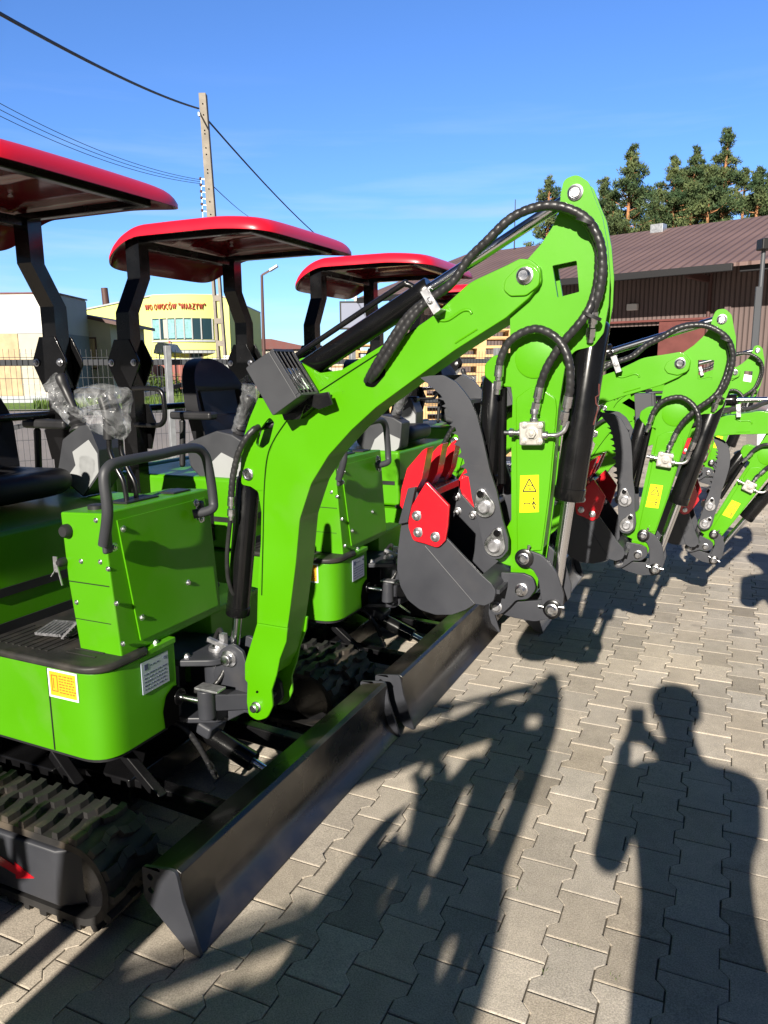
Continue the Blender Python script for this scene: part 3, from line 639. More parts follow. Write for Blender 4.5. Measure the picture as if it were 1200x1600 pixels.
    # ---- canopy
    for sgn in (-1,1):
        def yy(d,sgn=sgn): return OY+sgn*d
        def post(b,yy=yy):
            ln=[(yy(.40),2.19),(yy(.40),2.005),(yy(.50),1.83),(yy(.505),.66)];hx=.042;hy=.036
            for (y0,z0),(y1,z1) in zip(ln,ln[1:]):
                b.add([(-2.80+a*hx,y0+c*hy,z0) for a,c in((-1,-1),(1,-1),(1,1),(-1,1))]+[(-2.80+a*hx,y1+c*hy,z1) for a,c in((-1,-1),(1,-1),(1,1),(-1,1))],[(0,1,5,4),(1,2,6,5),(2,3,7,6),(3,0,4,7)][::1])
        ps=part('canopy_post',post,'black_gloss',bevel=0,smooth=0)
        for d in (.455,.548):
            part('hinge_plate',lambda b,d=d,yy=yy:b.prism([(-2.85,1.70),(-2.755,1.70),(-2.70,1.60),(-2.70,1.575),(-2.765,1.455),(-2.84,1.455),(-2.90,1.575),(-2.90,1.60)],yy(d)-.005,yy(d)+.005),'black_gloss',parent=ps,bevel=.002)
        for X in (-2.875,-2.73): bolt(ps,X,yy(.555 if sgn<0 else .447) if sgn<0 else yy(.447),1.587,.013,(0,-1,0))
        part('bracket',lambda b,yy=yy:(b.prism([(-2.87,1.28),(-2.80,1.38),(-2.74,1.38),(-2.70,1.28),(-2.74,1.15),(-2.84,1.15)],min(yy(.46),yy(.452)),max(yy(.46),yy(.452)))),'black_gloss',parent=ps)
        def rail(b,yy=yy):
            y0=yy(.545);P=[(-2.755,y0,1.46),(-2.62,y0,1.46),(-2.575,y0,1.44),(-2.565,y0,1.40),(-2.565,y0,1.33),(-2.58,y0,1.295),(-2.62,y0,1.28),(-2.755,y0,1.28)];b.tube(crom(P,6),.0125,12)
        part('hand_rail',rail,'black_paint',parent=ps,smooth=60)
    part('cross_tube',lambda b:b.cyl((-2.81,1.58,1.355),(-2.81,2.56,1.355),.017,n=16),'black_paint')
    def cgrid(zo):
        def fn(u,v):
            n=9.0;a,c=2*u-1,2*v-1
            # squircle mapping so that the plan has round corners
            k=max(abs(a),abs(c))
            if k>1e-6:
                ln=(abs(a)**n+abs(c)**n)**(1/n);a2,c2=a/ln*k,c/ln*k
            else:a2,c2=0,0
            x=-2.487+.510*a2;y=2.07+.490*c2;z=2.250+zo+.026*(1-c2*c2)*(1-a2*a2)
            rr=max(0,(-2.72-x))/.27;z-=.125*rr**1.8                         # rear end rolls down
            e=max(abs(a2)**1.0,abs(c2)) if k<1 else 1.0;e=k
            f=max(0,(e-.86)/.14);z-=.044*f**1.9                             # turned down rim
            g=max(0,x+2.30)/.28;z-=.022*g**1.5
            z-=.012*min(1,max(0,(.74-abs(c2))/.05),max(0,(abs(c2)-.14)/.05),max(0,(.70-abs(a2))/.06))*(1 if .14<abs(c2)<.74 and abs(a2)<.70 else 0)
            ins=.012*f**3;x-=ins*a2;y-=ins*c2
            return (x,y,z)
        return fn
    def cano(b):
        nu,nv=64,60;b.grid(cgrid(0),nu,nv);n1=len(b.v);m2=MB();m2.grid(cgrid(-.014),nu,nv);b.add(m2.v,[f[::-1] for f in m2.f])
        idx=lambda i,j:i*(nv+1)+j
        loop_=[idx(i,0) for i in range(nu)]+[idx(nu,j) for j in range(nv)]+[idx(i,nv) for i in range(nu,0,-1)]+[idx(0,j) for j in range(nv,0,-1)]
        for a_,c_ in zip(loop_,loop_[1:]+loop_[:1]): b.f.append((a_,a_+n1,c_+n1,c_))
    cp=part('canopy_roof',cano,'red_plastic',smooth=50)
    part('roof_frame',lambda b:(b.box(-2.84,-2.775,1.66,2.48,2.150,2.190),b.box(-2.83,-2.12,1.67,1.705,2.176,2.206),b.box(-2.83,-2.12,2.435,2.47,2.176,2.206),b.box(-2.155,-2.12,1.705,2.435,2.176,2.206)),'black_gloss',parent=cp,bevel=.004)
    part('underside_shade',lambda b:b.grid(cgrid(-.0155),64,60),'red_underside_shade',parent=cp,smooth=50)  # extra sheet under the roof, its shade put into the colour
    for X in (-2.66,-2.22):
        for Y in (1.86,2.28): bolt(cp,X,Y,2.232,.009,(0,0,1))
    # ---- swing mount and bracket
    sm=part('swing_mount',lambda b:(vprism(b,fil([(-1.86,1.93,.01),(-1.66,1.93,.06),(-1.535,1.99,.07),(-1.535,2.15,.07),(-1.66,2.21,.06),(-1.86,2.21,.01)],6),.548,.572),
        vprism(b,fil([(-1.86,1.95),(-1.66,1.95,.05),(-1.55,2.0,.06),(-1.55,2.14,.06),(-1.66,2.19,.05),(-1.86,2.19)],6),.33,.352),
        b.box(-1.86,-1.69,1.945,1.965,.352,.548),b.box(-1.86,-1.69,2.175,2.195,.352,.548),b.box(-1.86,-1.84,1.965,2.175,.352,.548)),'gray_paint',bevel=.006)
    part('king_pin',lambda b:(b.cyl((-1.60,2.07,.31),(-1.60,2.07,.585),.034,n=24)),'zinc_matte',parent=sm,bevel=.003)
    bolt(sm,-1.60,2.07,.585,.016,(0,0,1));bolt(sm,-1.66,1.97,.572,.012,(0,0,1));bolt(sm,-1.66,2.17,.572,.012,(0,0,1))
    brp=[(334,1052,6),(344,1016,12),(362,1004,14),(380,1018,10),(393,1062,8),(416,1082,10),(420,1108,14),(403,1124,14),(385,1112,8),(352,1128,10),(334,1118,8),(342,1082,8)]
    br=part('swing_bracket',lambda b:(b.prism(T(brp,2.02),2.015,2.031),b.prism(T(brp,2.02),2.109,2.125),b.cyl((-1.60,2.07,.36),(-1.60,2.07,.54),.052,n=28),b.box(-1.60,-1.47,2.031,2.109,.37,.41),b.box(-1.60,-1.50,2.031,2.109,.50,.53)),'gray_paint',bevel=.004)
    x,z=at(358,1029,2.01)
    part('pin',lambda b:(b.lathe((x,2.015,z),(0,-1,0),[(0,.030),(.010,.030),(.012,.024),(.013,.019),(.030,.019),(.032,.015)],24)),'zinc',parent=br)
    part('hose_guide',lambda b:(b.bar((x-.02,2.03,z+.03),(x-.1,2.03,z+.05),.014),b.bar((x-.05,2.05,z),(x-.05,2.05,z+.07),.02)),'zinc_matte',parent=br)
    kx,kz=at(323,1098,1.93)
    kn=part('swing_knuckle',lambda b:(b.cyl((kx,1.93,kz-.055),(kx,1.93,kz+.050),.030,n=24),b.bar((kx,1.95,kz),(kx+.10,2.03,kz-.01),.05,.06),b.bar((kx,1.95,kz-.05),(-1.56,2.05,.38),.05,.05)),'gray_paint',bevel=.005)
    part('lock_plate',lambda b:b.prism([(0,0)]*0 or [(kx-.03,kz+.052),(kx+.065,kz+.052),(kx+.065,kz+.060),(kx-.03,kz+.060)],1.905,1.955),'zinc_matte',parent=kn,bevel=.002)
    swc=part('swing_cylinder',lambda b:(b.cyl((-2.1,1.91,kz+.015),(-1.675,1.915,kz+.010),.034,n=24),b.lathe((-1.68,1.915,kz+.010),(1,0,0),[(0,.03),(.03,.03),(.032,.02)],24)),'black_gloss',bevel=.003)
    part('piston_rod',lambda b:b.cyl((-1.68,1.915,kz+.010),(kx-.02,1.93,kz+.002),.0125,n=20),'chrome',parent=swc,smooth=60)
    # ---- boom
    ear=[(612,531),(534,578,4),(500,583,10),(452,556,16),(424,572,16),(404,622,20),(390,655,20),(379,690,20),(376,735,10),(378,757,6),(392,760,6),(404,768,8),(409,800,20),(408,850),(404,900),(402,980),(436,985),(446,900),(450,820),(458,765),(508,690),(570,630),(612,575)]
    sl=[(413,662,6),(422,651,5),(429,660,5),(421,692,8),(409,702,7),(400,694,6),(403,676,6)]
    box=[(500,611,2),(608,541,4),(681,490,30),(734,441,80),(790,415,40),(812,404,10),(828,405,12),(844,418,12),(846,440,12),(826,466,14),(790,497,30),(711,547,60),(647,593,40),(587,637,50),(549,672,50),(513,712,50),(486,756,40),(468,812,50),(462,880,30),(452,960,20),(446,1000,10),(436,1035,10),(423,1060,10),(383,1060,6),(383,1037,6),(401,978,10),(408,883,60),(412,763,40),(418,713,30),(430,684,20),(449,656,20),(480,628,20)]
    hsl=[(566,607,8),(571,593,8),(586,585,8),(598,592,8),(590,605,8),(578,612,8)]
    def mainbox(b):
        b.prism(T(box,2.01,6),2.010,2.132)
    bo=part('boom',mainbox,'green_paint','b',bevel=.003)
    for y0 in (2.018,2.112): part('side_plate',lambda b,y0=y0:b.prism(T(ear,2.02,6),y0 if y0<2.1 else y0+.002,y0+.010,holes=[T(sl,2.02,4)]),'green_paint',parent=bo,bevel=.0025)
    part('hose_slot',lambda b:b.prism(T([(569,603,8),(573,590,8),(600,572,10),(604,584,10),(585,606,10)],2.01,5),2.0088,2.012),'dark_void',parent=bo)
    part('drain_hole',lambda b:b.prism(T([(398+2*cos(t)+4,1081+2*sin(t)) for t in np.linspace(0,2*pi,10,endpoint=False)],2.0),1.9985,2.0),'dark_void',parent=bo)
    foot=[(401,974),(449,982),(447,1003),(437,1030,6),(432,1055,10),(424,1080,10),(426,1104,14),(418,1122,14),(402,1127,14),(388,1118,12),(385,1097,10),(386,1067),(382,1062),(382,1037,6)]
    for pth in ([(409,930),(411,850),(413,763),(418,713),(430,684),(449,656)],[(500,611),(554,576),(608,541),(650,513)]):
        part('seam',lambda b,pth=pth:b.tube(crom([(at(x,y,2.0095)[0],2.0095,at(x,y,2.0095)[1]) for x,y in pth],6),.0022,6),'seam_shade',parent=bo)  # dark tube along the joint, groove shade put into its colour
    def bead(p,q,Y,n=26):
        def fn(b):
            a=at(*p,Y);c=at(*q,Y);b.tube([(a[0]+(c[0]-a[0])*k/n,Y,a[1]+(c[1]-a[1])*k/n) for k in range(n+1)],[.0028*(1+.22*sin(k*2.1)) for k in range(n+1)],6)
        return fn
    part('weld_bead',bead((403,977),(448,983),2.0085),'green_paint',parent=bo);part('weld_bead',bead((711,536),(746,514),2.0095),'green_paint',parent=bo)
    for y0 in (2.0,2.128):
        part('foot_fork',lambda b,y0=y0:b.prism(T(foot,2.0,5),y0,y0+.012),'green_paint',parent=bo,bevel=.004)
    tipp=[(786,453,8),(789,437,10),(808,417,14),(828,410,14),(844,426,14),(842,446,14),(822,462,14),(797,463,10)]
    part('tip_boss',lambda b:b.prism(T(tipp,2.003,6),2.003,2.011),'green_paint',parent=bo,bevel=.003)
    def pinf(px,py,Y,r,h=.02,deep=.14):
        def fn(b):
            x,z=at(px,py,Y);b.lathe((x,Y+deep,z),(0,-1,0),[(0,r*.7),(deep-.002,r*.7),(deep,r*1.35),(deep+.004,r*1.35),(deep+.005,r*1.1),(deep+.006,r),(deep+h,r),(deep+h+.003,r*.75)],24)
        return fn
    part('pivot_pin',pinf(820,431,2.003,.0165,.016,.14),'zinc',parent=bo)
    part('pivot_pin',pinf(388,741,2.018,.015,.002,.1),'zinc',parent=bo)
    part('foot_pin',pinf(401,1104,2.0,.014,.022,.14),'zinc',parent=bo)
    part('stiffener',lambda b:b.tube(crom([(at(a,c,2.009)[0],2.009,at(a,c,2.009)[1]) for a,c in ((684,500),(700,500),(722,486),(733,485),(737,490))],6),.0042,8),'green_paint',parent=bo,smooth=60)
    # work lamp on the boom's near side
    lp=[(383,575,4),(420,549,3),(464,622,2),(426,650,3)]
    lm=part('work_lamp',lambda b:b.prism(T(lp,1.885),1.885,2.000),'graphite_plastic','b',bevel=.004)
    P=[Vector((at(x_,y_,1.885)[0],0,at(x_,y_,1.885)[1])) for x_,y_ in ((420,549),(464,622))];du=(P[1]-P[0]);nn=Vector((-du.z,0,du.x)).normalized()
    if nn.x<0:nn=-nn
    def lens(b):
        c=P[0]+du*.62;c.y=1.944;b.obox(c+nn*.003,du*.24,Vector((0,.045,0)),nn*.004)
    part('lamp_lens',lens,'lens_glass',parent=lm,bevel=.003)
    def louv(b):
        for k in range(5):
            c=P[0]+du*(.5);c.y=1.899+k*.0222;b.obox(c+nn*.012,du*.44,Vector((0,.0018,0)),nn*.0025)
    part('lamp_grille',louv,'black_plastic',parent=lm,bevel=.0008)
    def rim(b):
        for q in (.03,.97):
            c=P[0]+du*q;c.y=1.9435;b.obox(c+nn*.007,du*.03,Vector((0,.056,0)),nn*.007)
        for yy_ in (1.8885,1.9985):
            c=P[0]+du*.5;c.y=yy_;b.obox(c+nn*.0065,du*.44,Vector((0,.0025,0)),nn*.0065)
    part('lamp_rim',rim,'graphite_plastic',parent=lm,bevel=.001)
    part('lamp_recess',lambda b:(lambda c:b.obox(c+nn*.0008,du*.44,Vector((0,.052,0)),nn*.0008))(P[0]+du*.5+Vector((0,1.943,0))),'dark_void',parent=lm)
    def brk(b):
        b.prism(T([(440,640,2),(466,620,2),(515,612,2),(522,632,2),(500,640,2),(480,632,2),(470,655,3),(446,657,3)],1.97),1.962,1.970);b.prism(T([(440,640),(500,615),(515,617),(470,655)],1.99),1.97,2.010)
    part('lamp_bracket',brk,'black_paint','b',parent=None,bevel=.002)
    # ---- arm
    head=[(876,303,14),(881,280,16),(901,272,16),(920,284,16),(930,312,30),(941,338,30),(949,381,30),(953,430,30),(951,475,30),(943,520,14),(927,541,14),(896,548,20),(882,576,10),(872,640,10),(860,770,20),(848,860,10),(842,900,10),(838,925,12),(817,942,14),(799,930,12),(798,895),(799,820),(799,700),(801,622),(797,592),(797,494),(800,440),(822,408,20),(846,381,30),(863,355,30),(875,328,14)]
    hole=[(863,415,2),(901,407,2),(905,456,2),(871,465,2)]
    def armweb(b):      # closes the box between the two plates
        b.prism(T([(806,622,10),(836,600,30),(868,622,10),(870,640),(858,770,10),(846,860),(808,862)],2.026,6),2.0235,2.1165)
    ar=part('arm',armweb,'green_paint','a',bevel=.003)
    for y0 in (2.030,2.100): part('side_plate',lambda b,y0=y0:b.prism(T(head,2.03,6),y0,y0+.010,holes=[T(hole,2.03,3)]),'green_paint',parent=ar,bevel=.0025)
    def strip1(b):
        o_=[T([p],2.03)[0] for p in ((944,350),(951,395),(953,430),(951,475),(944,518))]
        b.add([(x_-.012,2.04,z_) for x_,z_ in o_]+[(x_-.012,2.10,z_) for x_,z_ in o_],[(i,i+1,i+6,i+5) for i in range(4)])
    part('web_plate',strip1,'green_paint',parent=ar)
    for y0 in (2.034,2.094): part('hinge_ear',lambda b,y0=y0:b.prism(T([(805,606),(774,603,8),(757,588,12),(757,570,12),(770,556,14),(790,552,10),(805,550)],2.035,6),y0,y0+.012),'green_paint',parent=ar,bevel=.003)
    for y0 in (2.034,2.094): part('hinge_ear',lambda b,y0=y0:b.prism(T([(802,806),(793,822,4),(775,838,8),(762,853,10),(770,872,12),(788,882,8),(802,886)],2.035,6),y0,y0+.012),'green_paint',parent=ar,bevel=.003)
    part('pivot_pin',pinf(899,301,2.03,.0145,.004,.08),'zinc',parent=ar)
    def dome(b):
        x_,z_=at(835,560,2.029);b.lathe((x_,2.029,z_),(0,-1,0),[(0,.052),(.002,.052),(.003,.048)],36)
    part('boss_plate',dome,'green_paint',parent=ar)
    part('warning_label',lambda b:b.prism(T([(813,743),(842,742),(842,800),(812,801)],2.0232),2.0222,2.0236),'label_yellow',parent=ar,label='yellow label with a warning triangle above a standing figure')
    def lab2(b):
        Y=2.0222
        def q(x0,y0,x1,y1,w_=.0014):
            w_*=1.7
            a=at(x0,y0,Y);c=at(x1,y1,Y);b.bar((a[0],Y-.0003,a[1]),(c[0],Y-.0003,c[1]),.0012,w_*1.3)
        q(827,748,817,768,.0014);q(827,748,838,768,.0014);q(817,768,838,768,.0014)
        q(824,759,828,759);q(830,759,832,759);q(826,764,830,764)
        q(834,782,834,790,.002);q(834,790,832,796);q(834,790,836,796);q(834,784,831,789);q(834,784,837,789);q(833,779,835,779,.003)
        q(818,787,829,787,.001);q(820,785,820,789);q(827,785,827,789);q(816,781,816,795,.0006)
    part('label_print',lab2,'ink',parent=ar)
    if detail=='sticker':
        o=link('white_label',(lambda m_:(m_.prism(T([(866,430),(902,428),(904,462),(868,464)],2.026),2.0275,2.0295),m_.shift(-OX,-OY,0),m_)[2])(MB()).mesh('white_label','label_white'),ar)
    # valve block
    def valve(b):
        x_,z_=at(831,677,2.0);h=.031;an=radians(2);b.obox((x_,2.003,z_),(h*cos(an),0,h*sin(an)),(0,.020,0),(-h*sin(an),0,h*cos(an)))
    vb=part('valve_block',valve,'cast_silver','a',bevel=.005)
    for dx_,dz_ in ((-.021,.021),(.021,.021),(-.021,-.021),(.021,-.021),(0,0)):
        x_,z_=at(831,677,1.983);bolt(vb,x_+dx_,1.983,z_+dz_,.0065 if dx_ else .013,m='cast_silver')
    x_,z_=at(831,677,2.0)
    for nm_,dr_,pr_ in (((x_-.03,2.0,z_),(-1,0,0),[(0,.012),(.006,.012),(.007,.008),(.018,.008),(.019,.012),(.03,.012),(.031,.007),(.045,.006)]),((x_+.005,2.0,z_+.03),(.02,0,1),[(0,.012),(.010,.012),(.011,.008),(.02,.008),(.021,.0125),(.034,.0125)])):
        part('valve_port',lambda b,nm_=nm_,dr_=dr_,pr_=pr_:b.lathe(nm_,dr_,pr_,12),'zinc',parent=vb,smooth=40)
    part('elbow_pipe',lambda b:b.tube(crom([(x_+.02,2.0,z_-.004),(x_+.035,2.0,z_-.004),(x_+.05,2.0,z_-.004),(x_+.068,2.0,z_-.002),(x_+.085,2.0,z_+.01),(x_+.093,2.0,z_+.035)],5),[.012]*8+[.007]*18,10),'zinc',parent=vb,smooth=40)
    # ---- bucket linkage, bucket, thumb
    for y0 in (2.012,2.118):
        lk=part('rocker_link',lambda b,y0=y0:b.prism(T([(806,866,12),(812,858,10),(826,860,10),(848,868,30),(869,893,30),(881,930,20),(879,952,14),(862,966,16),(849,958,12),(846,940,14),(841,905,20),(830,886,16),(812,886,12)],2.012,6),y0,y0+.011),'gray_paint','a',bevel=.002)
        part('bucket_link',lambda b,y0=y0:b.prism(T([(770,935,12),(785,930,10),(806,941,30),(848,938,10),(862,938,14),(876,952,14),(864,966,14),(835,972,30),(802,966,30),(776,958,14),(764,948,10)],2.022,6),y0+.0125 if y0<2.05 else y0-.0125,y0+.0235 if y0<2.05 else y0-.0015),'gray_paint','a',bevel=.002)
    part('linkage_pin',pinf(818,873,2.003,.012,.006,.13),'zinc','a')
    part('linkage_pin',pinf(862,953,2.003,.013,.006,.13),'zinc','a')
    for px,py in ((818,873),(862,953)): part('pin_collar',lambda b,px=px,py=py:b.lathe((at(px,py,2.0)[0],2.012,at(px,py,2.0)[1]),(0,-1,0),[(0,.026),(.008,.026),(.010,.022)],28),'black_paint','a')
    for px,py,dr in ((849,949,(-1,0,.1)),(872,949,(1,0,0)),(824,861,(.2,0,1))): part('grease_nipple',lambda b,px=px,py=py,dr=dr:b.lathe((at(px,py,2.0)[0],2.005,at(px,py,2.0)[1]),dr,[(0,.0035),(.010,.0035),(.011,.005),(.015,.005),(.017,.0025)],10),'zinc','a')
    BY0,BY1=1.905,2.235
    side=[(641,761,2),(632,790,6),(627,815,10),(621,862,40),(620,890,30),(625,916,30),(637,938,25),(656,953,25),(680,961,25),(706,961,20),(728,953,16),(742,944,4),(757,947,10),(771,940,10),(775,924,10),(768,912,14),(750,896,10),(697,840,6),(662,800,6),(652,770,4)]
    def shell(b):
        cv=crom([(at(x_,y_,BY0)[0],0,at(x_,y_,BY0)[1]) for x_,y_ in ((641,763),(633,790),(627,817),(622,862),(622,890),(627,916),(640,937),(658,951),(680,959),(706,959),(727,951),(742,943),(757,945),(768,938),(773,925),(766,912),(752,899))],4)
        N=len(cv);T_=[(cv[min(i+1,N-1)]-cv[max(i-1,0)]).normalized() for i in range(N)]
        inn=[Vector((c.x+(-t.z)*.009,0,c.z+t.x*.009)) for c,t in zip(cv,T_)]
        cen=Vector((sum(c.x for c in cv)/N,0,sum(c.z for c in cv)/N))
        if (inn[N//2]-cen).length>(cv[N//2]-cen).length: inn=[Vector((c.x-(-t.z)*.009,0,c.z-t.x*.009)) for c,t in zip(cv,T_)]
        vs=[(p.x,y_,p.z) for y_ in (BY0+.010,BY1-.010) for p in cv+inn];K=2*N
        for i in range(N-1):
            b.f+= [];
        o=len(b.v);b.v+=vs
        for i in range(N-1):
            b.f.append((o+i,o+K+i,o+K+i+1,o+i+1));b.f.append((o+N+i,o+N+i+1,o+K+N+i+1,o+K+N+i))
        b.f.append((o,o+N,o+K+N,o+K));b.f.append((o+N-1,o+K+N-1,o+K+2*N-1,o+2*N-1))
    bk=part('bucket',shell,'gray_paint','a',smooth=50)
    for y0,y1 in ((BY0,BY0+.010),(BY1-.010,BY1)): part('side_plate',lambda b,y0=y0,y1=y1:b.prism(T(side,BY0,5),y0,y1),'gray_paint',parent=bk,bevel=.002)
    part('weld_seam',lambda b:b.tube([(at(x_,y_,BY0)[0],BY0-.0005,at(x_,y_,BY0)[1]) for x_,y_ in resample([(664,853,0),(741,943,0)],4) for x_,y_ in ((x_,y_),)] if False else [(at(664+77*k/30,853+90*k/30,BY0)[0],BY0,at(664+77*k/30,853+90*k/30,BY0)[1]) for k in range(31)],.0018,6),'gray_paint',parent=bk)
    part('cutting_lip',lambda b:(lambda a,c:b.bar((a[0],BY0+.012,a[1]),(a[0],BY1-.012,a[1]),.05,.022) )(at(646,778,BY0),0),'black_paint',parent=bk,bevel=.003)
    part('lip_strip',lambda b:b.prism(T([(640,762,2),(652,760,2),(640,815,2),(625,818,2)],BY0-.004),BY0-.018,BY0),'gray_paint',parent=bk,bevel=.002)
    earp=[(783,894,2),(818,896,6),(833,902,12),(838,920,14),(826,936,14),(806,938,10),(796,949,8),(786,958,10),(772,962,8),(764,950,6),(768,935),(784,920)]
    for y0 in (1.998,2.130): part('bucket_ear',lambda b,y0=y0:b.prism(T(earp,2.0,6),y0,y0+.012),'gray_paint',parent=bk,bevel=.002)
    part('back_tube',lambda b:(lambda a,c:b.bar((a[0],BY0+.01,a[1]),(a[0],BY1-.01,a[1]),.05,.012))(at(765,925,BY0),0),'gray_paint',parent=bk)
    part('bucket_pin',pinf(815,921,1.998,.0135,.020,.15),'zinc',parent=bk)
    part('bucket_pin',pinf(776,948,1.998,.012,.010,.15),'zinc_matte',parent=bk)
    def cutter(Y,flip):
        p=[(666,752,3),(702,790,4),(700,820),(696,845,8),(684,857,10),(664,850),(645,845,10),(638,825,10),(637,800,8)]
        return lambda b:b.prism(T(p,BY0-.012,5),Y,Y+.013)
    c1=part('side_cutter',cutter(BY0-.013,0),'red_paint',parent=bk,bevel=.004)
    for px,py in ((651,806),(653,832),(680,839)): boltp(bk,px,py,BY0-.014,.0105,h=.010)
    part('side_cutter',cutter(BY1,1),'red_paint',parent=bk,bevel=.004)
    for px,py in ((651,806),(653,832),(680,839)):
        x_,z_=at(px,py,BY0-.014);bolt(bk,x_,BY1-.010,z_,.010,h=.012)
    tp=[(660,704,1),(668,699,1),(664,722),(659,748,4),(650,766,3),(630,797,2),(625,790,1),(627,765),(636,732,4)]
    for k in range(3):
        Y=1.925+.120*k
        part('bucket_tooth',lambda b,Y=Y:b.prism(T(tp,1.925,3),Y,Y+.050),'red_paint',parent=bk,bevel=.004)
    thp=[(656,590,1),(671,587,8),(692,586,14),(712,597,14),(724,611,14),(735,626,16),(745,650,20),(754,684,20),(765,734,20),(776,768,20),(785,812,20),(794,842,10),(794,860,10),(783,873,12),(768,874,10),(758,866,8),(751,835,10),(743,800,10),(737,778)]
    tin=[(731,745),(727,733),(723,717),(717,698),(714,680),(710,668),(704,653),(698,638),(692,626),(688,617)]
    thp2=[p for p in thp]
    for (a_,c_),(e_,f_) in zip(tin,tin[1:]): thp2+= [(a_+1,c_),(a_-8.5,c_-3.5),(a_+1+(e_-a_)*.55,c_+(f_-c_)*.55)]
    thp2+=[(688,617),(680,610,6),(668,599,6)]
    th=part('thumb',lambda b:b.prism(T(thp2,1.985,4),1.985,1.996),'gray_paint','a',bevel=.0015)
    part('far_plate',lambda b:b.prism(T(thp2,1.985,4),2.144,2.155),'gray_paint',parent=th,bevel=.0015)
    for x0,y0 in ((668,593),(716,625),(742,690)): part('cross_bar',lambda b,x0=x0,y0=y0:b.prism(T([(x0,y0),(x0+12,y0+1),(x0+12,y0+7),(x0,y0+6)],1.996),1.996,2.144),'gray_paint',parent=th)
    for (px,py),(qx,qy) in (((757,792),(752,771)),((773,853),(778,832))):
        def tear(b,px=px,py=py,qx=qx,qy=qy):
            a=Vector(at(px,py,1.98));c=Vector(at(qx,qy,1.98));d=(c-a);an=atan2(d.y,d.x);R_=.030;r_=.014;pts=[]
            for k in range(14): t=an+radians(75)+radians(210)*k/13;pts.append((a.x+R_*cos(t),a.y+R_*sin(t)))
            for k in range(8): t=an-radians(75)+radians(150)*k/7;pts.append((c.x+r_*cos(t),c.y+r_*sin(t)))
            b.prism(pts,1.976,1.985)
        tz=part('locking_tab',tear,'zinc',parent=th,bevel=.002)
        part('pin_head',(lambda px=px,py=py:(lambda b:(lambda x_,z_:(b.lathe((x_,2.16,z_),(0,-1,0),[(0,.013),(.18,.013)],16),b.lathe((x_,1.976,z_),(0,-1,0),[(0,.017),(.012,.0165),(.015,.013)],20)))(*at(px,py,1.98))))(),'zinc_matte',parent=th,smooth=40)
        part('lock_bolt',(lambda qx=qx,qy=qy:(lambda b:(lambda x_,z_:b.lathe((x_,1.976,z_),(0,-1,0),[(0,.010),(.009,.0095),(.012,.006)],16))(*at(qx,qy,1.98))))(),'black_gloss',parent=th)
    # ---- cylinders between pins
    def v3(fr,px,py,Y,Yp=None):
        x_,z_=at(px,py,Y if Yp is None else Yp);return tr(fr,(x_,Y,z_))
    def cylinder(name,a,b_,Lb,r,rr,eye=.022,cap=True):
        d=(b_-a).normalized();mb=MB()
        mb.lathe(a,d,[(.0,r*.55),(.012,r*.9),(.02,r),(Lb-.035,r),(Lb-.034,r*1.05),(Lb-.004,r*1.05),(Lb,r*.95)],28)
        mb.lathe(a-Vector((0,.028,0)),(0,1,0),[(0,eye),(.056,eye)],20)
        o=flex(name,mb,'black_gloss');m2=MB();m2.lathe(a,d,[(Lb-.01,rr),((b_-a).length-.012,rr)],20);flex('piston_rod',m2,'chrome',o,60)
        m3=MB();m3.lathe(b_-Vector((0,.026,0)),(0,1,0),[(0,eye),(.052,eye)],20);flex('rod_end',m3,'black_paint',o);return o
    Ta=v3('b',389,741,2.07);Tb=v3('s',366,1027,2.07);cylinder('lift_cylinder',Ta,Tb,.50,.040,.0165)
    Ca=v3('b',440,603,2.07);Cb=v3('a',899,303,2.07)
    o=cylinder('arm_cylinder',Ca,Cb,.575,.033,.0155)
    d=(Cb-Ca).normalized();nrm=Vector((-d.z,0,d.x));nrm=nrm if nrm.z>0 else -nrm;mb=MB()
    off=Vector((0,-.006,0));mb.tube(crom([Ca+d*.06+nrm*.036,Ca+d*.08+nrm*.05+off,Ca+d*.14+nrm*.053+off,Ca+d*.48+nrm*.053+off,Ca+d*.515+nrm*.048+off,Ca+d*.53+nrm*.03]),.0085,12);flex('oil_pipe',mb,'black_paint',o,60)
    cylinder('bucket_cylinder',v3('a',931,497,2.07),v3('a',863,952,2.07),.485,.040,.0175)
    mb=MB();a_=v3('a',938,600,2.028);c_=v3('a',927,665,2.028)
    rg=random.Random(3);pts=[a_+(c_-a_)*k/9+Vector((rg.uniform(-.006,.006),0,rg.uniform(-.004,.004))) for k in range(10)];mb.tube(pts,.0016,5);flex('decal',mb,'rust_red')
    cylinder('thumb_cylinder',v3('a',774,584,2.07),v3('a',757,791,2.07),.315,.034,.014)
    mb=MB();mb.cyl(v3('a',786,606,2.05),v3('a',784,755,2.05),.012,n=12);flex('oil_pipe',mb,'black_gloss')
    # ---- hoses and fittings
    hi=detail
    def hose(name,pts,r,spiral=True,ends=(True,True)):
        P=[tr(f,(at(x,y,Yp)[0],Yp,at(x,y,Yp)[1])) for x,y,Yp,f in pts]
        st=.0035 if hi else .008
        Q=resample(crom(P,10),st if spiral else .012);mb=MB();mb.tube(Q,r,12 if hi else 8,spiral=.019 if spiral else None);o=flex(name,mb,'hose_rubber',smooth=40 if spiral else 60)
        for e,on in zip((0,-1),ends):
            if on:
                d=(Q[0]-Q[min(8,len(Q)-1)]).normalized() if e==0 else (Q[-1]-Q[-min(9,len(Q))]).normalized();m2=MB()
                m2.lathe(Q[e]-d*.03,d,[(0,r*1.12),(.03,r*1.2),(.031,r*.85),(.04,r*.85)],14);m2.cyl(Q[e]+d*.012,Q[e]+d*.034,r*1.15,n=6);m2.cyl(Q[e]+d*.03,Q[e]+d*.048,r*.8,n=10);flex('hose_fitting',m2,'zinc',o)
        return o
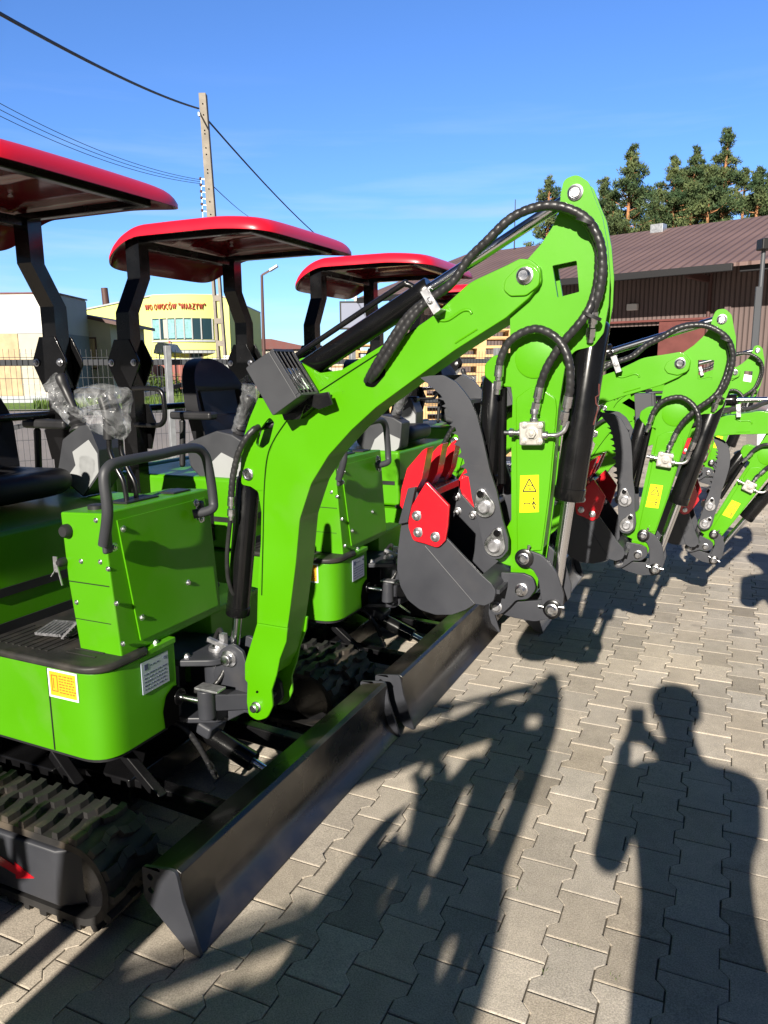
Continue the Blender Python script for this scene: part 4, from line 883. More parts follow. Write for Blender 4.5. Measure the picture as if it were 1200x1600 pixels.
    hose('hydraulic_hose',[(577,600,2.03,'b'),(590,580,1.992,'b'),(612,546,1.984,'b'),(644,497,1.982,'b'),(672,468,1.982,'b'),(707,441,1.980,'b'),(730,407,1.98,'b'),(760,377,1.975,'a'),(794,344,1.975,'a'),(827,327,1.975,'a'),(861,321,1.975,'a'),(895,329,1.975,'a'),(921,347,1.98,'a'),(938,381,1.985,'a'),(941,419,1.99,'a'),(936,456,1.995,'a'),(928,482,2.0,'a'),(925,505,2.01,'a')],.0115,ends=(False,True))
    hose('hydraulic_hose',[(569,603,2.03,'b'),(584,575,1.995,'b'),(602,545,1.985,'b'),(632,500,1.985,'b'),(661,473,1.985,'b'),(700,449,1.99,'b'),(732,407,2.0,'b'),(763,376,2.0,'a'),(796,344,2.0,'a'),(829,327,2.0,'a'),(862,322,2.0,'a'),(893,331,2.0,'a'),(918,349,2.005,'a'),(934,384,2.01,'a'),(935,420,2.01,'a'),(931,452,2.005,'a'),(920,484,1.985,'a'),(904,507,1.98,'a'),(880,535,1.985,'a'),(857,569,1.99,'a'),(845,599,1.995,'a'),(840,622,2.0,'a')],.0108,ends=(False,True))
    hose('hydraulic_hose',[(779,588,2.0,'a'),(783,560,1.995,'a'),(799,531,1.99,'a'),(835,514,1.985,'a'),(868,527,1.975,'a'),(887,557,1.97,'a'),(891,599,1.975,'a'),(885,636,1.985,'a')],.0108)
    hose('hydraulic_hose',[(432,663,2.06,'b'),(415,666,2.05,'b'),(396,672,2.0,'b'),(376,700,1.985,'b'),(366,735,1.985,'b'),(362,765,1.985,'b'),(361,790,1.985,'b')],.0105,ends=(False,True))
    hose('oil_pipe',[(361,800,1.985,'b'),(358,830,1.99,'b'),(355,865,2.0,'b'),(356,900,2.01,'b'),(363,925,2.03,'b'),(372,932,2.05,'b')],.0075,spiral=False,ends=(False,False))
    hose('hydraulic_hose',[(540,930,2.2,'s'),(560,960,2.15,'s'),(600,990,2.10,'s')] if False else [(250,1120,1.97,'s'),(285,1135,1.98,'s'),(310,1165,2.0,'s'),(330,1200,2.03,'s')],.010,ends=(False,True))
    hose('hydraulic_hose',[(335,1000,2.12,'s'),(345,985,2.08,'s'),(352,1040,2.03,'s'),(330,1075,1.99,'s'),(300,1080,2.0,'s')],.008,ends=(False,False))
    # clamp holding both hoses to the boom
    c=tr('b',(at(673,470,1.968)[0],1.968,at(673,470,1.968)[1]));an=radians(33)+theta;mb=MB();ux=Vector((cos(an),0,sin(an)));uz=Vector((-sin(an),0,cos(an)))
    mb.obox(c,ux*.0115,Vector((0,.0035,0)),uz*.036);mb.obox(c+uz*.034+Vector((0,.02,0)),ux*.0115,Vector((0,.02,0)),uz*.002);mb.obox(c-uz*.034+Vector((0,.02,0)),ux*.0115,Vector((0,.02,0)),uz*.002)
    cl=flex('hose_clamp',mb,'zinc_matte');b_=bolt(cl,0,0,0,.0075);b_.location=c-Vector((0,.0035,0))
    ties=MB()
    for fr,px,py,Y in (('a',926,492,1.99),('a',917,345,1.985)):
        q=v3(fr,px,py,Y);ties=MB();ties.lathe(q-Vector((.004,0,.006)),(.4,0,.9),[(0,.026),(.008,.026)],14)
        flex('cable_tie',ties,'black_plastic')
    return root
G1='mini excavators standing in a row'
excavator('lime green mini excavator nearest the camera, dozer blade in the front left corner',0,OY,0,0,seatdx=-.22)
excavator('lime green mini excavator second in the row, seat back seen whole beneath its red roof',.03,3.50,radians(-12.4),radians(-9.5))
excavator('lime green mini excavator third in the row, arm low at the right edge',.27,4.92,radians(-27),radians(-27),detail=False)
excavator('lime green mini excavator fourth in the row, with a white sticker on its raised arm',.18,6.90,radians(-15.7),radians(-11),detail='sticker')
excavator('lime green mini excavator beside the photographer, seen only by its shadow on the paving',.05,-.76,0,0,detail=False)
excavator('lime green mini excavator added unseen behind the photographer to shade the paving',.18,-2.20,0,0,detail=False)  # machine added out of view to throw shade on the near ground
excavator('small green mini excavator far off before the dark hall doorway',-1.75,21.5,radians(-30),radians(-40),detail=False)

# ------------------------------------------------------------------ background helpers (metres across and ahead of the view)
Fh=Vector((-sin(YAW),cos(YAW),0))
def bgp(px,py,depth):
    d=(px-600)/FPX*Rt-(py-800)/FPX*Up+Fw;t=depth/d.dot(Fh);return (t*d.dot(R0),CAM_H+t*d.z)
def W3(px,py,depth):
    u,z=bgp(px,py,depth);return R0*u+Fh*depth+Vector((0,0,z))
def thing(name,label,cat,depth,group=None):
    o=empty(name,tuple(Fh*depth),YAW);setp(o,label,cat,group);return o
def bpart(name,mb,m,parent,dy=0,bevel=0,smooth=35):
    return link(name,mb.shift(0,-dy,0).mesh(name,m,smooth),parent,bevel)
def UZ(pts,depth): return [bgp(x,y,depth) for x,y in pts]

# far ground: road, kerb, lawn
def strip(name,d0,d1,px0,px1,z,m,kind='structure',label=None,cat=None):
    pts=[]
    for px,d in ((px0,d0),(px1,d0),(px1,d1),(px0,d1)):
        u=(px-600)/FPX*d*.985;p=R0*u+Fh*d;pts.append((p.x,p.y))
    o=sheet(name,pts,z,m);o['kind']=kind;return o
strip('lawn',31,75,-300,470,-.012,'grass')
strip('kerb',30.6,31,-300,470,.02,'kerbstone')
gm=MB();rg=random.Random(4)
for i in range(9000):
    px=rg.uniform(60,440);d=31.3+28*rg.random()**1.6;u=(px-600)/FPX*d;p=R0*u+Fh*d;h=rg.uniform(.10,.34);a=rg.uniform(0,pi);q=Vector((cos(a),sin(a),0))*.05
    gm.add([p-q-Vector((0,0,.03)),p+q-Vector((0,0,.03)),p+Vector((rg.uniform(-.06,.06),0,h))],[(0,1,2)])
go=link('grass',gm.mesh('grass','leaf_green',0));setp(go,'rough green grass growing between the road and the red corrugated wall','grass',None,'stuff')

# ---- fence with long diagonal brace
fa=Vector((-8.0,2.86,0));fb=Vector((-2.75,10.38,0));fd=(fb-fa).normalized();FL=(fb-fa).length
ft=empty('mesh_fence',tuple(fa),atan2(fd.y,fd.x));setp(ft,'gray steel mesh fence with a long diagonal brace behind the machines','fence')
m=MB();n=int(FL/.05)
for i in range(n+1): x=i*.05;m.box(x-.0019,x+.0019,-.0019,.0019,.06,1.76)
for k in range(9): m.box(0,FL,-.0065,-.0025,.08+k*.2-.0025,.08+k*.2+.0025)
bpart('mesh_panel',m,'fence_gray',ft,0,0,0)
for k in range(5): bpart('fence_post',MB().box(k*2.2-.03,k*2.2+.03,-.10,-.02,0,1.80),'galvanised',ft,0,.004)
m=MB();m.box(0,FL,.012,.062,1.60,1.66);bpart('top_rail',m,'fence_gray',ft,0,.006)
m=MB();m.box(0,FL,.012,.062,.10,.17);bpart('bottom_rail',m,'fence_gray',ft,0,.006)
m=MB();m.box(0,FL,.016,.056,1.10,1.14);bpart('middle_rail',m,'fence_gray',ft,0,.006)
m=MB();m.bar((.9,.09,.55),(5.6,.09,1.62),.045,.045);bpart('diagonal_brace',m,'fence_gray',ft)

cb=thing('control_cabinet','small white gate control box beside the concrete pole','cabinet',9.6)
u,z=bgp(364,590,9.6);bpart('body',MB().box(u-.09,u+.09,-.09,.09,1.20,1.72),'white_wall',cb,0,.01);bpart('door',MB().box(u-.075,u+.075,-.097,-.09,1.25,1.62),'light_gray_panel',cb,0,.003);bpart('stand',MB().box(u-.04,u+.04,-.04,.04,0,1.20),'galvanised',cb)

# ---- concrete utility pole and its wires
pl=thing('utility_pole','tall concrete utility pole with cut-out slots, cable tied near the top','pole',20)
m=MB();u0,z0=bgp(348,575,20);u1,z1=bgp(317,147,20);ub=u0+(u0-u1)*(z0/(z1-z0))
def at_z(z): return ub+(u1-ub)*z/z1
Hs=[0,z1]
zs=[0,.5]
slots=[]
zz=.6
while zz<z1-3.2: slots.append((zz,zz+.42));zz+=.56
edges=[0]+[v for s_ in slots for v in s_]+[z1]
for a,b_ in zip(edges[::2],edges[1::2]):
    wa,wb=.130-.045*a/z1,.130-.045*b_/z1;ua,u_b=at_z(a),at_z(b_)
    m.add([(ua-wa,-.1,a),(ua+wa,-.1,a),(ua+wa,.1,a),(ua-wa,.1,a),(u_b-wb,-.1,b_),(u_b+wb,-.1,b_),(u_b+wb,.1,b_),(u_b-wb,.1,b_)],[(0,3,2,1),(4,5,6,7),(0,1,5,4),(1,2,6,5),(2,3,7,6),(3,0,4,7)])
for a,b_ in slots:
    for sg in (-1,1):
        wa,wb=.130-.045*a/z1,.130-.045*b_/z1;ua,u_b=at_z(a),at_z(b_);q=[(ua+sg*wa,a),(ua+sg*(wa*.42),a),(u_b+sg*(wb*.42),b_),(u_b+sg*wb,b_)]
        if sg>0:q=q[::-1]
        m.add([(x,-.1,z) for x,z in q]+[(x,.1,z) for x,z in q],[(0,1,2,3),(7,6,5,4),(0,4,5,1),(1,5,6,2),(2,6,7,3),(3,7,4,0)])
bpart('shaft',m,'concrete',pl,0,.006)
m=MB()
for k,zz in enumerate([z1-.25,z1-.5,z1-.85,z1-.93,z1-1.25,z1-1.4,z1-1.75,z1-1.83,z1-2.2,z1-2.5,z1-2.8]): m.cyl((at_z(zz),-.108,zz),(at_z(zz),-.098,zz),.018,n=8)
bpart('bolt_holes',m,'dark_void',pl)
m=MB();zc=bgp(305,280,20)[1];uc=at_z(zc)
m.bar((uc-.2,0,zc),(uc-.05,0,zc),.03);m.bar((uc-.2,0,zc+.03),(uc-.2,0,zc-.9),.012)
for k in range(6): m.bar((uc-.22,0,zc-.15*k),(uc-.08+.004*k,0,zc-.15*k-.02),.018)
bpart('insulator_rack',m,'galvanised',pl)
for k in range(6): bpart('insulator',MB().lathe((uc-.21,0,zc-.15*k-.02),(0,0,1),[(0,.02),(.02,.035),(.05,.035),(.07,.015)],10),'brown_trim',pl)
m=MB();m.box(at_z(z1-.4)-.14,at_z(z1-.4)-.10,-.05,.05,z1-.5,z1-.42);bpart('cable_clamp',m,'galvanised',pl)
def wire(name,label,a,b_,r,sag=.0,cat='cable',group=None):
    P=[a+(b_-a)*t+Vector((0,0,-sag*4*t*(1-t))) for t in [k/24 for k in range(25)]];o=link(name,MB().tube(P,r,6).mesh(name,'cable_black',60));setp(o,label,cat,group);return o
pt=lambda py:R0*at_z(bgp(317,py,20)[1])+Fh*20+Vector((0,0,bgp(317,py,20)[1]))
wire('overhead_cable','thick black cable running from the upper left corner to the concrete pole',W3(-90,-30,8),pt(168)+Vector((-.16,0,0)),.022,.12)
wire('overhead_cable','black cable running down right from the concrete pole toward the horizon',pt(182),W3(575,409,75),.024,1.0)
for k,dy in enumerate((0,7,14)):
    a=W3(-60,128+dy*1.6,14);b_=pt(280+k*3)+Vector((-.2,0,0));wire('overhead_wire',('uppermost','middle','lowest')[k]+' of the three faint thin wires left of the concrete pole',a,b_,.006,.25,'wire','thin overhead wires left of the pole')
wire('overhead_wire','thin wire leaving the concrete pole to the lower right',pt(285),W3(410,345,70),.012,.3,'wire')

# ---- street lamp
sl_=thing('street_lamp','dark slim street lamp with a flat head, beside the second red roof','street lamp',30)
u,z=bgp(409,430,30);ub_,_=bgp(412,560,30);m=MB();m.cyl((ub_,0,0),(u,0,z),.085,.05,12);bpart('post',m,'brown_trim',sl_)
m=MB();e=bgp(421,423,30);m.bar((u,0,z),(e[0],0,e[1]),.07);bpart('arm',m,'brown_trim',sl_)
h=bgp(434,415,30);m=MB();m.bar((e[0],0,e[1]),(h[0],0,h[1]),.26,.09);bpart('lamp_head',m,'galvanised',sl_,0,.02)

# ---- flat white building on the left
lb=thing('flat_roofed_building','flat roofed building, white above and timber and beige panels below, far left','building',38)
D=38;uL=bgp(-260,500,D)[0];uR=bgp(88,500,D)[0];zt=bgp(60,459,D)[1];zm=bgp(60,516,D)[1];zm2=bgp(60,521,D)[1]
bpart('upper_wall',MB().box(uL,uR,0,3.9,zm,zt),'white_wall',lb);bpart('string_course',MB().box(uL,uR+.02,-.03,3.92,zm2,zm),'gray_wall',lb)
bpart('lower_wall',MB().box(uL,uR-.004,0,3.9,.35,zm2),'beige_wall',lb);bpart('plinth',MB().box(uL,uR,-.02,3.9,0,.35),'gray_wall',lb)
ut=bgp(31,560,D)[0];ut2=bgp(39,605,D)[0];bpart('timber_cladding',MB().box(uL+2,ut,-.04,0,.35,zm2),'timber_clad',lb)
bpart('side_shade_sheet',MB().box(uR,uR+.05,.02,3.88,zm2,zt-.05),'gray_wall',lb);bpart('side_shade_sheet',MB().box(uR,uR+.06,.02,3.88,0,zm2),'slate_side_shade',lb)  # gray and slate sheets put this side's shade into the colour
bpart('roof_edge',MB().box(uL,uR+.1,-.06,3.96,zt,zt+.07),'rust_red',lb)
for k in range(3): bpart('panel_joint',MB().box(ut,uR,-.012,0,.9+.75*k,.93+.75*k),'gray_wall',lb)
sb_=thing('low_house','low beige annex with a brown overhanging roof and a boarded window','house',42.5)
D=42.5;a=bgp(118,500,D)[0];b_=bgp(171,500,D)[0];zt=bgp(150,498,D)[1]
bpart('wall',MB().prism([(a,0),(b_,0),(b_,zt-.25),(a,zt+.15)],0,6),'beige_wall',sb_)
m=MB();m.prism([(a,zt+.15),(b_+.55,zt-.38),(b_+.55,zt-.20),(a,zt+.36)],-.6,6.5);bpart('roof',m,'brown_trim',sb_)
wx=bgp(131,550,D)[0],bgp(152,550,D)[0];wz=bgp(140,577,D)[1],bgp(140,527,D)[1]
wf=bpart('window',MB().box(wx[0],wx[1],-.05,0,wz[0],wz[1]),'brown_trim',sb_);bpart('board',MB().box(wx[0]+.08,wx[1]-.08,-.07,-.05,wz[0]+.08,wz[1]-.08),'timber_clad',wf)

# ---- yellow building
D=62;yb=thing('yellow_building','pale yellow building with a curved window bay and red lettering','building',D)
top=UZ([(96,494),(136,484),(238,463),(340,462),(357,467)],D);x0=top[0][0];x1=top[-1][0]
bpart('wall',MB().prism([(x0,0),(x1,0)]+top[::-1],0,16),'yellow_render',yb)
m=MB();tp_=[(x,z+.12) for x,z in top];m.prism(top+tp_[::-1],-.12,16.1);bpart('roof_edge',m,'gray_wall',yb)
bx0=bgp(236,500,D)[0];bx1=bgp(337,500,D)[0];bw=bx1-bx0;zb0=bgp(290,547,D)[1];zb1=bgp(290,461,D)[1]
def arc(t,off=0): return (bx0+bw*t,-.9*(1-(2*t-1)**2)-off)
def bay(z0,z1_,off,t0=0,t1=1,N=24):
    m=MB();P=[arc(t0+(t1-t0)*k/N,off) for k in range(N+1)];Q=[(P[0][0],.05)]+P+[(P[-1][0],.05)];vprism(m,Q,z0,z1_);return m
bpart('window_bay',bay(zb0,zb1,0),'yellow_render',yb)
w0=bgp(290,531,D)[1];w1=bgp(290,498,D)[1]
wb=bpart('bay_window',bay(w0,w1,.04,.02,.955),'glass_blue',yb)
for t in (.02,.16,.29,.42,.55,.67,.80,.955):
    x,y=arc(t,.05);bpart('mullion',MB().box(x-.05,x+.05,y-.05,y+.1,w0,w1),'light_gray_panel',wb)
mat('curtain_teal',(0.20,0.42,0.44),.6,noise=(6,.25))
for t0,t1,mm in ((.03,.15,'curtain_teal'),(.30,.40,'curtain_teal'),(.43,.54,'curtain_teal'),(.56,.66,'curtain_teal'),(.22,.28,'beige_wall')):
    bpart('curtain',bay(w0+.1,w1-.1,.052,t0,t1,4),mm,wb)
bpart('window_sill',bay(w0-.18,w0-.04,.12,.0,.98),'gray_wall',yb)
bpart('bay_soffit',bay(zb0-.25,zb0-.02,-.1),'gray_wall',yb)
me=text_mesh('WO OWOCÓW "WARZYW"',.92,'rust_red',.06,spc=1.28,off=.004);mxx=bgp(279,480,D)[0];zz=bgp(279,480.5,D)[1]
target_w=bgp(323,480,D)[0]-bgp(232,480,D)[0];xs=[v.co.x for v in me.vertices];sc_=target_w*1.06/(max(xs)-min(xs))
c0=bgp(323,480,D)[0]
for v in me.vertices:
    X=c0+(v.co.x-max(xs))*sc_;t=(X-bx0)/bw;y=-.9*(1-(2*t-1)**2) if 0<t<1 else 0;v.co=Vector((X,y-.10-v.co.z,zz+v.co.y*.70))
mat('sign_red',(0.45,0.07,0.05),.6);me.materials.clear();me.materials.append(MATS['sign_red']);link('lettering',me,yb)
me=text_mesh('L',1.0,'sign_red',.05);me.transform(Matrix.Translation((bgp(273,541,D)[0],-1.05,bgp(273,541,D)[1]))@Matrix.Rotation(pi/2,4,'X'));link('lettering',me,yb)
for (pa,pb,qa,qb,mm) in ((297,316,551,562,'glass_blue'),(163,185,533,545,'glass_blue'),(176,186,502,517,'glass_blue')):
    xa,xb=bgp(pa,qa,D)[0],bgp(pb,qa,D)[0];za,zb=bgp(pa,qb,D)[1],bgp(pa,qa,D)[1];wf=bpart('window',MB().box(xa,xb,-.06,.0,za,zb),'brown_trim',yb);bpart('pane',MB().box(xa+.12,xb-.12,-.08,-.06,za+.12,zb-.12),mm,wf)
xa,za=bgp(160,476,D+2);m=MB();m.cyl((xa,3,za-1),(bgp(156,448,D+2)[0],3,bgp(156,448,D+2)[1]),.30,.27,14);bpart('chimney',m,'brown_trim',yb)
xa,za=bgp(206,462,D);m=MB();m.cyl((xa,1,za-.6),(xa-.1,1,za+1.6),.04,n=6);m.bar((xa-.4,1,za+1.3),(xa+.3,1,za+1.35),.04);bpart('antenna',m,'galvanised',yb)
# things in front of it
bc_=thing('corrugated_wall','dull red corrugated metal wall along the lawn below the yellow building','wall',60)
D=60;xa,xb=bgp(242,570,D)[0],bgp(420,570,D)[0];bpart('sheeting',MB().box(xa,xb,0,.1,0,bgp(300,563,D)[1]),'red_corrugated',bc_);bpart('coping',MB().box(xa,xb,-.05,.15,bgp(300,563,D)[1],bgp(300,560,D)[1]),'gray_wall',bc_)
bd=thing('shipping_container','dark blue gray container on the lawn left of the red corrugated wall','container',57)
D=57;xa,xb=bgp(166,570,D)[0],bgp(232,570,D)[0];zt=bgp(200,566,D)[1];bpart('body',MB().box(xa,xb,0,2.5,.1,zt),'container_blue',bd,0,.04)
for k in range(14): x=xa+.3+k*(xb-xa-.6)/13;bpart('rib',MB().box(x-.06,x+.06,-.05,0,.2,zt-.15),'container_blue',bd)
cn_=thing('market_umbrella','white canvas canopy below the curved window bay','canopy',52)
D=52;P=UZ([(246,553),(249,540),(254,535),(268,537),(277,551)],D);bpart('canvas',MB().prism(P,-1,1.5),'white_wall',cn_,0,.05)
for px in (249,273): u=bgp(px,550,D)[0];bpart('leg',MB().box(u-.04,u+.04,-.04,.04,0,bgp(px,552,D)[1]),'galvanised',cn_)
hs=thing('distant_shed','low distant shed with a red roof behind the work lamp','shed',90)
D=90;xa,xb=bgp(398,540,D)[0],bgp(470,540,D)[0];za,zb=bgp(400,546,D)[1],bgp(400,530,D)[1]
bpart('wall',MB().box(xa,xb,0,8,0,za),'beige_wall',hs);bpart('roof',MB().prism([(xa-.5,za),(xb+2,za),(xb+1,za+.2),(xa+2,zb),(xa-.5,zb)],-.5,8),'rust_red',hs)
ws=thing('distant_building','long pale distant building behind the arm cylinder','building',110)
D=110;xa,xb=bgp(424,550,D)[0],bgp(560,550,D)[0];bpart('wall',MB().box(xa,xb,0,10,0,bgp(450,544,D)[1]),'beige_wall',ws);bpart('roof_edge',MB().box(xa,xb,-.2,10,bgp(450,544,D)[1],bgp(450,541,D)[1]),'gray_wall',ws)
bb_=thing('billboard','blue gray panel in a black frame under the third red roof','billboard',42)
D=42;xa,xb=bgp(533,490,D)[0],bgp(576,490,D)[0];za,zb=bgp(540,512,D)[1],bgp(540,473,D)[1]
bpart('panel',MB().box(xa,xb,0,.1,za,zb),'panel_bluegray',bb_);fr=MB();fr.box(xa-.08,xa,-.03,.12,za-.1,zb+.08);fr.box(xa,xb,-.03,.12,zb,zb+.08);fr.box(xa,xb,-.03,.12,za-.1,za);fr.box(xb,xb+.08,-.03,.12,za-.1,zb+.08);bpart('frame',fr,'ink',bb_)
for x in (xa+.4,xb-.4): bpart('post',MB().box(x-.08,x+.08,.02,.14,0,za),'galvanised',bb_)
ms=thing('antenna_mast','slim white mast with short cross arms above the blue gray panel','mast',60)
u,z=bgp(556,462,60);m=MB();m.cyl((u,0,0),(u,0,z),.18,.14,10);bpart('pole',m,'white_wall',ms);m=MB();[m.bar((u-1.1,0,z-.2-.4*k),(u,0,z-.2-.4*k),.05) for k in range(2)];m.bar((u-.8,0,z),(u-.8,0,z-1),.04);bpart('cross_arm',m,'galvanised',ms)

# ---- brown hall
P1=Vector((-4.48,30.57,0));dd=Vector((.955,-.297,0)).normalized();nn_=Vector((-dd.y,dd.x,0))
hall=empty('brown_hall',tuple(P1),atan2(dd.y,dd.x));setp(hall,'long brown corrugated metal hall with a ribbed roof and a dark open doorway','hall')
def onplane(px,py,w):      # distance along the hall and height where a line of sight meets a plane w metres behind the eave
    d=(px-600)/FPX*Rt-(py-800)/FPX*Up+Fw;t=(P1+nn_*w).dot(nn_)/d.dot(nn_);q=d*t;return ((q-P1).dot(dd),CAM_H+q.z)
RW=9.0;ze=4.96;sR,zr=onplane(955,368,RW);s0,_=onplane(729,389,RW);s1=26
hz=lambda w:ze+(zr-ze)*w/RW
m=MB();m.add([(s0,0,ze),(s1,0,ze),(s1,RW,zr),(s0,RW,zr),(s0,0,ze-.12),(s1,0,ze-.12),(s1,RW,zr-.12),(s0,RW,zr-.12)],[(0,1,2,3),(7,6,5,4),(0,4,5,1),(1,5,6,2),(3,2,6,7),(0,3,7,4)])
m.add([(s0,RW,zr),(s1,RW,zr),(s1,2*RW,ze),(s0,2*RW,ze)],[(0,1,2,3)]);rf=bpart('roof',m,'brown_roof',hall,0,0,0)
WW=2.35
def opening(x0,x1,zt_):
    pass
dA,dz=onplane(948,512,WW);dB,_=onplane(1032,508,WW);dC,_=onplane(1104,506,WW)
e0=s0+.4
m=MB();zt_=hz(WW)-.16
m.box(e0,dA,WW,WW+.12,0,zt_);m.box(dA,dB,WW,WW+.12,dz,zt_);m.box(dB,s1,WW,WW+.12,0,zt_);bpart('front_wall',m,'brown_corrugated',hall,0,0,0)
m=MB();m.prism([(0,0)]*0 or [(0,0),(1,0),(1,1)],0,1) if False else m.add([(e0,WW,0),(e0,2*RW-WW,0),(e0,2*RW-WW,zt_),(e0,RW,zr-.16),(e0,WW,zt_)],[(0,4,3,2,1)]);bpart('gable_wall',m,'brown_corrugated',hall,0,0,0)
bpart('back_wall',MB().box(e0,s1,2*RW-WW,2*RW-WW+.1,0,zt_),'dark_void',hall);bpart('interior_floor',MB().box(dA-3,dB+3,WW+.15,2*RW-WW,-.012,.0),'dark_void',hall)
bpart('sliding_door',MB().box(dB,dC,WW-.16,WW-.06,.05,dz+.12),'rust_red',hall,0,.02);bpart('door_rail',MB().box(dA-.2,dC+.3,WW-.2,WW-.04,dz+.14,dz+.22),'rust_red',hall)
gs,gz=onplane(1147,412,0);bpart('gutter',MB().box(s0,gs,-.16,0,ze-.28,ze-.02),'cable_black',hall,0,.03);bpart('gutter',MB().box(gs+.1,s1,.25,.42,ze-.30,ze-.08),'cable_black',hall,0,.03)
for k in range(4): x,_=onplane(1111+0*k,450,WW);bpart('downpipe',MB().cyl((x+k*7.5-12 if k else x,WW-.1,0),(x+k*7.5-12 if k else x,WW-.1,zt_),.07,n=10),'brown_trim',hall)
x,z=onplane(990,480,WW);bpart('wall_light',MB().box(x-.22,x+.22,WW-.2,WW,z-.13,z+.13),'white_wall',hall,0,.03)
x,z=onplane(1031,357,RW-.4);bpart('roof_vent',MB().box(x-.3,x+.3,RW-.8,RW-.3,zr-.5,z+.16),'galvanised',hall,0,.02)
x,z=onplane(803,411,RW-.5);x2,z2=onplane(803,312,RW-.5);bpart('lightning_rod',MB().cyl((x,RW-.5,hz(RW-.5)),(x,RW-.5,z2),.035,.02,6),'cable_black',hall)
for k in range(5): x=s0+2+k*7;bpart('canopy_beam',MB().box(x-.08,x+.08,.1,WW,ze-.35,ze-.14),'brown_trim',hall)
# flood light pole on the right
fp=thing('floodlight_pole','slim gray pole with a dark floodlight at the right edge before the hall','lamp post',19)
u,z=bgp(1171,540,19);u2,z2=bgp(1194,383,19);m=MB();m.cyl((u2,0,0),(u2,0,z2-.1),.07,.05,12);bpart('pole',m,'fence_gray',fp);bpart('lamp_head',MB().box(u2-.13,u2+.17,-.2,.14,z2-.12,z2+.14),'ink',fp,0,.03)
m=MB();m.box(u2-.16,u2-.02,-.12,-.07,1.9,3.4);bpart('cable_duct',m,'fence_gray',fp)

# ---- pallets
def pallet_mesh():
    m=MB()
    for i in range(3): m.box(-.6,.6,[-.40,-.05,.30][i],[-.30,.05,.40][i],0,.022)
    for i in range(3):
        for j in range(3): m.box([-.6,-.072,.455][i],[-.455,.072,.6][i],[-.40,-.05,.30][j],[-.30,.05,.40][j],.022,.10)
    for i in range(3): m.box([-.6,-.072,.455][i],[-.455,.072,.6][i],-.4,.4,.10,.122)
    for i in range(5): y=-.4+.17*i;m.box(-.6,.6,y,y+.12,.122,.144)
    return m.mesh('pallet','pallet_wood',0)
ORD='topmost second third fourth fifth sixth seventh eighth ninth tenth eleventh twelfth thirteenth fourteenth fifteenth'.split()
pme=pallet_mesh();rg=random.Random(8)
for px,dp,n_,an,lab in ((748,13.2,15,.42,'in the tall stack left of the raised arm'),(706,14.6,13,.40,'in the stack behind the curved thumb'),(655,15.2,12,.44,'in the stack hidden by the boom'),(596,16.0,14,.40,'in the stack behind the hose slot'),(548,16.6,14,.45,'in the leftmost stack')):
    x,y=frameuv(px,dp)
    for k in range(n_):
        o=link('wooden_pallet',pme);kk=n_-1-k;lb2='topmost' if kk==0 else ORD[kk]+' from the top';o.location=(x+rg.uniform(-.02,.02),y+rg.uniform(-.02,.02),k*.1445);o.rotation_euler=(0,0,an+rg.uniform(-.025,.025));setp(o,'bare wooden pallet, '+lb2+' '+lab,'pallet','stacked wooden pallets')

# ---- parked car at the right edge
car=empty('parked_car',(2.3,12.6,0),radians(4));setp(car,'white parked car only just showing at the right edge','car')
prof=fil([(-2.0,.32,.05),(-2.02,.75,.12),(-1.90,.98,.12),(-1.15,1.06,.3),(-.55,1.46,.25),(.95,1.50,.3),(1.65,1.08,.2),(2.0,.98,.15),(2.03,.4,.1),(1.9,.25,.05),(-1.9,.25,.05)],5)
o=link('body',MB().prism(prof,-.82,.82).mesh('body','white_paint'),car,.06,3)
win=fil([(-1.02,1.06,.03),(-.50,1.40,.08),(.90,1.44,.1),(1.42,1.08,.03)],4)
for y0 in (-.832,.822): link('side_window',MB().prism(win,y0,y0+.01).mesh('side_window','glass_blue'),car)
for x in (-1.3,1.3):
    for y0 in (-.80,.62):
        t_=link('wheel',MB().lathe((x,y0-.03,.31),(0,1,0),[(0,.26),(.02,.31),(.20,.31),(.22,.26)],28).mesh('wheel','track_rubber'),car);link('rim',MB().lathe((x,y0-.04 if y0<0 else y0+.19,.31),(0,1,0),[(0,.12),(.01,.20),(.02,.20)],20).mesh('rim','zinc'),t_)
for y0 in (-.6,.6): link('headlight',MB().obox((-1.93,y0,.78),(.06,0,.01),(0,.16,0),(0,0,.07)).mesh('headlight','lens_glass'),car,.02)
link('windscreen',MB().add([(-1.14,-.68,1.075),(-1.14,.68,1.075),(-.60,.60,1.44),(-.60,-.60,1.44)],[(0,1,2,3)]).shift(-.012,0,.012).mesh('windscreen','glass_blue'),car)

